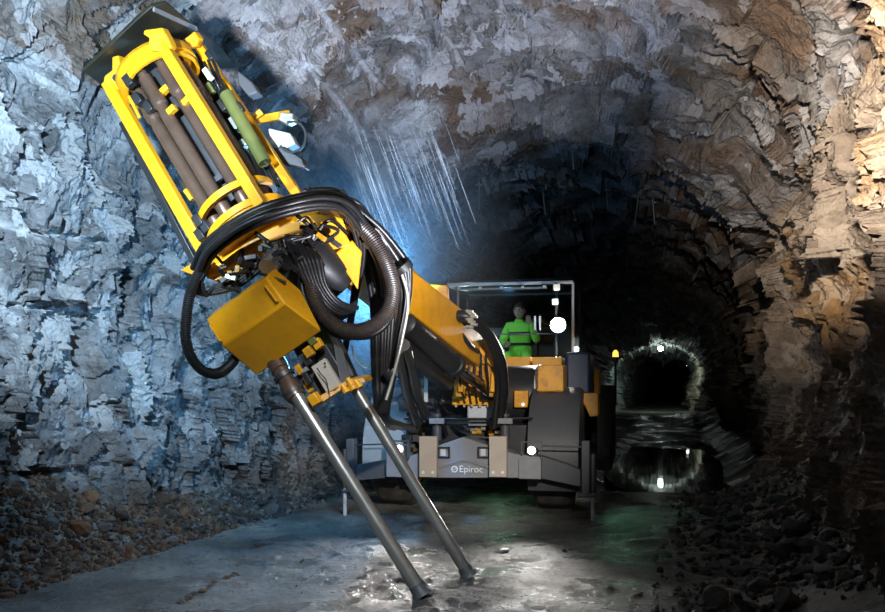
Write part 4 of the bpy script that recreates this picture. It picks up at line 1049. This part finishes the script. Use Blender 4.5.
hose([(352, 345, 6.9), (356, 360, 6.9), (366, 368, 6.9), (372, 362, 6.9), (370, 350, 6.95)], .007, ho, 'silver')
for (x, y, d) in ((338, 198, 6.25), (372, 240, 6.38), (404, 268, 6.62), (392, 372, 6.75)):
    q = P(x, y, d); MB().ring(q, .06, Vector((.6, .2, -.7)), .02, .05, n=20).build('hose_clamp', 'black', ho)
hose([(404, 345, 7.2), (410, 365, 8.0), (415, 390, 8.9), (425, 415, 9.4)], .05, ho)
hose([(398, 350, 7.2), (402, 372, 8.0), (407, 395, 8.9), (418, 425, 9.4)], .04, ho)
# source of the blue glow behind the boom head; the lamp body is added
q = P(392, 305, 8.6)
lw = empty('glow_lamp', q, 0, rig)
MB().cyl(q, q + Vector((.04, .12, -.05)), .07, .05, 18).build('lamp_housing', 'black', lw)
MB().cyl(q - Vector((.004, .012, -.005)), q, .06, n=18).build('lamp_lens', 'lamp_dim', lw)
MB().bar(q + Vector((.03, .1, -.05)), P(410, 320, 8.7), .03, .03).build('lamp_bracket', 'black', lw)
point('glow_lamp_light', q - Vector((.02, .12, -.06)), 230, (0.14, 0.50, 1.0), .06)

# ------------------------------------------------------------------ the operator in the cab
def person():
    base = C3(.52, .58, zb + .17)
    root = tag(empty('person', base, RYAW), 'person in lime hi-vis jacket sitting at the controls inside the cab', 'person')
    Wm = Matrix.Translation(base) @ Matrix.Rotation(RYAW, 4, 'Z')
    # local frame: x right, -y towards the windscreen, z up; origin on the seat
    J = {'pel': (0, 0, .08), 'bel': (0, .01, .25), 'che': (0, 0, .42), 'nec': (0, -.01, .56), 'nk2': (0, -.02, .62),
         'shL': (-.17, 0, .50), 'elL': (-.25, -.12, .26), 'wrL': (-.16, -.36, .22), 'haL': (-.14, -.43, .22),
         'shR': (.17, 0, .50), 'elR': (.27, -.10, .28), 'wrR': (.20, -.20, .50), 'haR': (.17, -.22, .57),
         'hiL': (-.10, -.03, .07), 'knL': (-.14, -.44, .06), 'anL': (-.14, -.50, -.16),
         'hiR': (.10, -.03, .07), 'knR': (.14, -.44, .06), 'anR': (.14, -.50, -.16)}
    def skin(name, keys, edges, rad, mat, parent):
        me = bpy.data.meshes.new(name); me.from_pydata([J[k] for k in keys], [(keys.index(a), keys.index(b)) for a, b in edges], [])
        me.materials.append(M[mat])
        o = bpy.data.objects.new(name, me); link(o, parent, Wm)
        sk = o.modifiers.new('skin', 'SKIN'); sk.use_smooth_shade = True
        for k_, v in zip(keys, me.skin_vertices[0].data): v.radius = rad[k_]
        me.skin_vertices[0].data[0].use_root = True
        sb = o.modifiers.new('subdivision', 'SUBSURF'); sb.levels = 2; sb.render_levels = 2
        return o
    keys = list(J)
    rad = {'pel': (.16, .12), 'bel': (.155, .115), 'che': (.175, .125), 'nec': (.075, .07), 'nk2': (.055, .055), 'shL': (.085, .085), 'shR': (.085, .085), 'elL': (.06, .06), 'elR': (.06, .06),
           'wrL': (.042, .042), 'wrR': (.042, .042), 'haL': (.035, .03), 'haR': (.035, .03), 'hiL': (.10, .10), 'hiR': (.10, .10), 'knL': (.075, .075), 'knR': (.075, .075), 'anL': (.05, .05), 'anR': (.05, .05)}
    body = skin('body', keys, [('pel', 'bel'), ('bel', 'che'), ('che', 'nec'), ('nec', 'nk2'), ('che', 'shL'), ('shL', 'elL'), ('elL', 'wrL'), ('wrL', 'haL'), ('che', 'shR'), ('shR', 'elR'), ('elR', 'wrR'), ('wrR', 'haR'),
                                 ('pel', 'hiL'), ('hiL', 'knL'), ('knL', 'anL'), ('pel', 'hiR'), ('hiR', 'knR'), ('knR', 'anR')], rad, 'hivis', root)
    def W(p): return Wm @ Vector(p)
    # dark bands of the jacket, just proud of the cloth
    for (z, rx, ry) in ((.245, .178, .135), (.40, .20, .152)):
        pts = [W((rx * math.cos(a), ry * math.sin(a) + .005, z)) for a in np.linspace(0, 2 * math.pi, 33)]
        b_ = MB(); N = 32
        for p in pts[:-1]: b_.v += [p - RZ * .022, p + RZ * .022]
        for i in range(N): j = (i + 1) % N; b_.f.append((2 * i, 2 * j, 2 * j + 1, 2 * i + 1))
        b_.build('jacket_band', 'reflective', root)
    # head with face
    bm = bmesh.new(); bmesh.ops.create_uvsphere(bm, u_segments=32, v_segments=24, radius=1)
    for v in bm.verts:
        x, y, z = v.co
        w_ = .078 * (1 - .18 * max(0, -z)); d_ = .098
        yy = y * d_; xx = x * w_; zz = z * .118
        if y < 0:
            yy -= .022 * math.exp(-((x / .22) ** 2 + ((z + .12) / .20) ** 2))          # nose
            yy += .012 * (math.exp(-(((x - .42) / .2) ** 2 + ((z - .12) / .16) ** 2)) + math.exp(-(((x + .42) / .2) ** 2 + ((z - .12) / .16) ** 2)))
            yy -= .008 * math.exp(-((x / .35) ** 2 + ((z + .48) / .08) ** 2)) ; yy -= .008 * math.exp(-((x / .3) ** 2 + ((z + .8) / .15) ** 2))
        v.co = (xx, yy, zz)
    me = bpy.data.meshes.new('head'); bm.to_mesh(me); bm.free(); me.materials.append(M['skin']); me.shade_smooth()
    hd = bpy.data.objects.new('head', me); HM = Wm @ Matrix.Translation((0, -.035, .73)) @ Matrix.Rotation(-.25, 4, 'Z'); link(hd, root, HM)
    def H(p): return HM @ Vector(p)
    for sx in (-1, 1):
        MB().stepped(H((sx * .031, -.092, .016)), H((sx * .031, -.078, .016)), [(0, .004), (.4, .011), (1, .011)], 10).build('eye', 'reflective', hd)
        MB().stepped(H((sx * .07, .005, 0)), H((sx * .092, .012, .004)), [(0, .022), (.6, .03), (1, .02)], 12).build('ear_defender', 'red', hd)
    MB().bar(H((-.022, -.102, -.058)), H((.022, -.102, -.058)), .008, .006).build('mouth', 'red', hd)
    bm = bmesh.new(); bmesh.ops.create_uvsphere(bm, u_segments=28, v_segments=18, radius=1)
    bmesh.ops.delete(bm, geom=[v for v in bm.verts if v.co.z < .18 - .25 * v.co.y - .2], context='VERTS')
    for v in bm.verts: v.co = (v.co.x * .086, v.co.y * .107 + .006, v.co.z * .126 + .004)
    me = bpy.data.meshes.new('hair'); bm.to_mesh(me); bm.free(); me.materials.append(M['hair']); me.shade_smooth()
    hr = bpy.data.objects.new('hair', me); link(hr, hd, HM)
    so = hr.modifiers.new('thick', 'SOLIDIFY'); so.thickness = .008
    # hands
    for (w_, h_, n_) in (('wrL', 'haL', -1), ('wrR', 'haR', 1)):
        a = Vector(J[w_]); b = Vector(J[h_]); d = (b - a).normalized(); sd = Vector((1, 0, 0)); sd = (sd - d * sd.dot(d)).normalized(); dn = d.cross(sd)
        hm = MB(); hm.stepped(W(a + d * .03), W(a + d * .115), [(0, .03), (.5, .04), (1, .034)], 12)
        for k in range(4):
            s0 = a + d * .10 + sd * (-.027 + .018 * k); L = (.06, .07, .066, .05)[k]
            hm.tube([W(s0), W(s0 + d * L * .5 + dn * .008), W(s0 + d * L * .8 + dn * .03), W(s0 + d * L * .75 + dn * .05)], [.0095, .009, .008, .007], 8)
        hm.tube([W(a + d * .05 + sd * .03 * -n_), W(a + d * .08 + sd * .055 * -n_ + dn * .01), W(a + d * .11 + sd * .05 * -n_ + dn * .03)], [.011, .010, .008], 8)
        hm.build('hand', 'skin', root)
person()
point('cab_fill', C3(.12, .12, zt - .12), 9, (0.75, 0.95, 1.0), .05)  # added fill inside the cab to brighten the operator

# ------------------------------------------------------------------ falling water, mist, lamps far inside
wm, nt, b = nodes_of('falling_water')
b.inputs['Base Color'].default_value = (0.75, 0.88, 1.0, 1); b.inputs['Roughness'].default_value = 0.15
b.inputs['Alpha'].default_value = 0.28
wb = MB(); sl = Vector((.36, 0, -1)).normalized()
for k in range(70):
    t = random.random() ** 1.3
    x = 352 + 105 * t + random.uniform(-8, 8); y0 = 120 + random.uniform(0, 70); d = random.uniform(8.0, 9.2)
    L = random.uniform(.25, 1.1) * (1.1 - .5 * t)
    a = P(x, y0, d); wb.tube([a, a + sl * L * .5, a + sl * L], [.001, random.uniform(.0015, .003), .001], 5)
o = wb.build('water_spray', wm, None); tag(o, 'thin strands of water falling from the roof behind the drill head', 'water', kind='stuff')

hz, nt, b = nodes_of('thin_mist'); nt.nodes.remove(b)
pv = nt.nodes.new('ShaderNodeVolumePrincipled'); pv.inputs['Color'].default_value = (0.8, 0.9, 1, 1); pv.inputs['Density'].default_value = 0.0
tcv = nt.nodes.new('ShaderNodeTexCoord'); ln_n = nt.nodes.new('ShaderNodeVectorMath'); ln_n.operation = 'LENGTH'; nt.links.new(tcv.outputs['Object'], ln_n.inputs[0])
fall = math_node(nt, 'SUBTRACT', 1.0, ln_n.outputs['Value']); fall = math_node(nt, 'MAXIMUM', fall, 0.0); fall = math_node(nt, 'POWER', fall, 1.6)
nt.links.new(math_node(nt, 'MULTIPLY', fall, 0.45), pv.inputs['Density'])
pv.inputs['Anisotropy'].default_value = 0.2
nt.links.new(pv.outputs[0], nt.nodes['Material Output'].inputs['Volume'])
bm = bmesh.new(); bmesh.ops.create_icosphere(bm, subdivisions=3, radius=1)
me = bpy.data.meshes.new('mist'); bm.to_mesh(me); bm.free(); me.materials.append(hz)
mi = bpy.data.objects.new('mist', me)
link(mi, None, Matrix.Translation((-0.75, 8.9, 2.6)) @ Matrix.Rotation(-.27, 4, 'Z') @ Matrix.Diagonal((1.7, 1.7, 1.9, 1)))
tag(mi, 'thin bluish mist hanging behind the drill head', 'mist', kind='stuff')

def tunnel_lamp(px, py, d, r, e, colr, lab, mat):
    q = P(px, py, d); t = tag(empty('tunnel_lamp', q), lab, 'lamp')
    MB().cyl(q + Vector((0, .05, r * .8)), q + Vector((0, .05, r * 1.4)), r * .9, r * .6, 16).build('lamp_cap', 'black', t)
    bm = bmesh.new(); bmesh.ops.create_uvsphere(bm, u_segments=16, v_segments=10, radius=r); me = bpy.data.meshes.new('bulb'); bm.to_mesh(me); bm.free()
    me.materials.append(M[mat]); me.shade_smooth(); link(bpy.data.objects.new('bulb', me), t, Matrix.Translation(q))
    zc = 4.0 if d < 50 else 3.4; MB().cyl(q + Vector((0, .05, r * 1.3)), Vector((q.x, q.y + .05, zc)), .02, n=8).build('hanger', 'black', t)
    if e: spot('tunnel_lamp_beam', q - Vector((0, 0, .3)), q + TH * 6 - Vector((0, 0, 1.2)), e, colr, 130, .8, .1)
tunnel_lamp(660.5, 348.5, 43.5, .13, 520, (0.72, 1.0, 0.86), 'bright white lamp hanging from the roof far down the tunnel', 'lamp_far')
tunnel_lamp(688, 364.5, 58, .10, 0, (1, 1, 1), 'small warm lamp beyond the bright far lamp', 'lamp_dim')
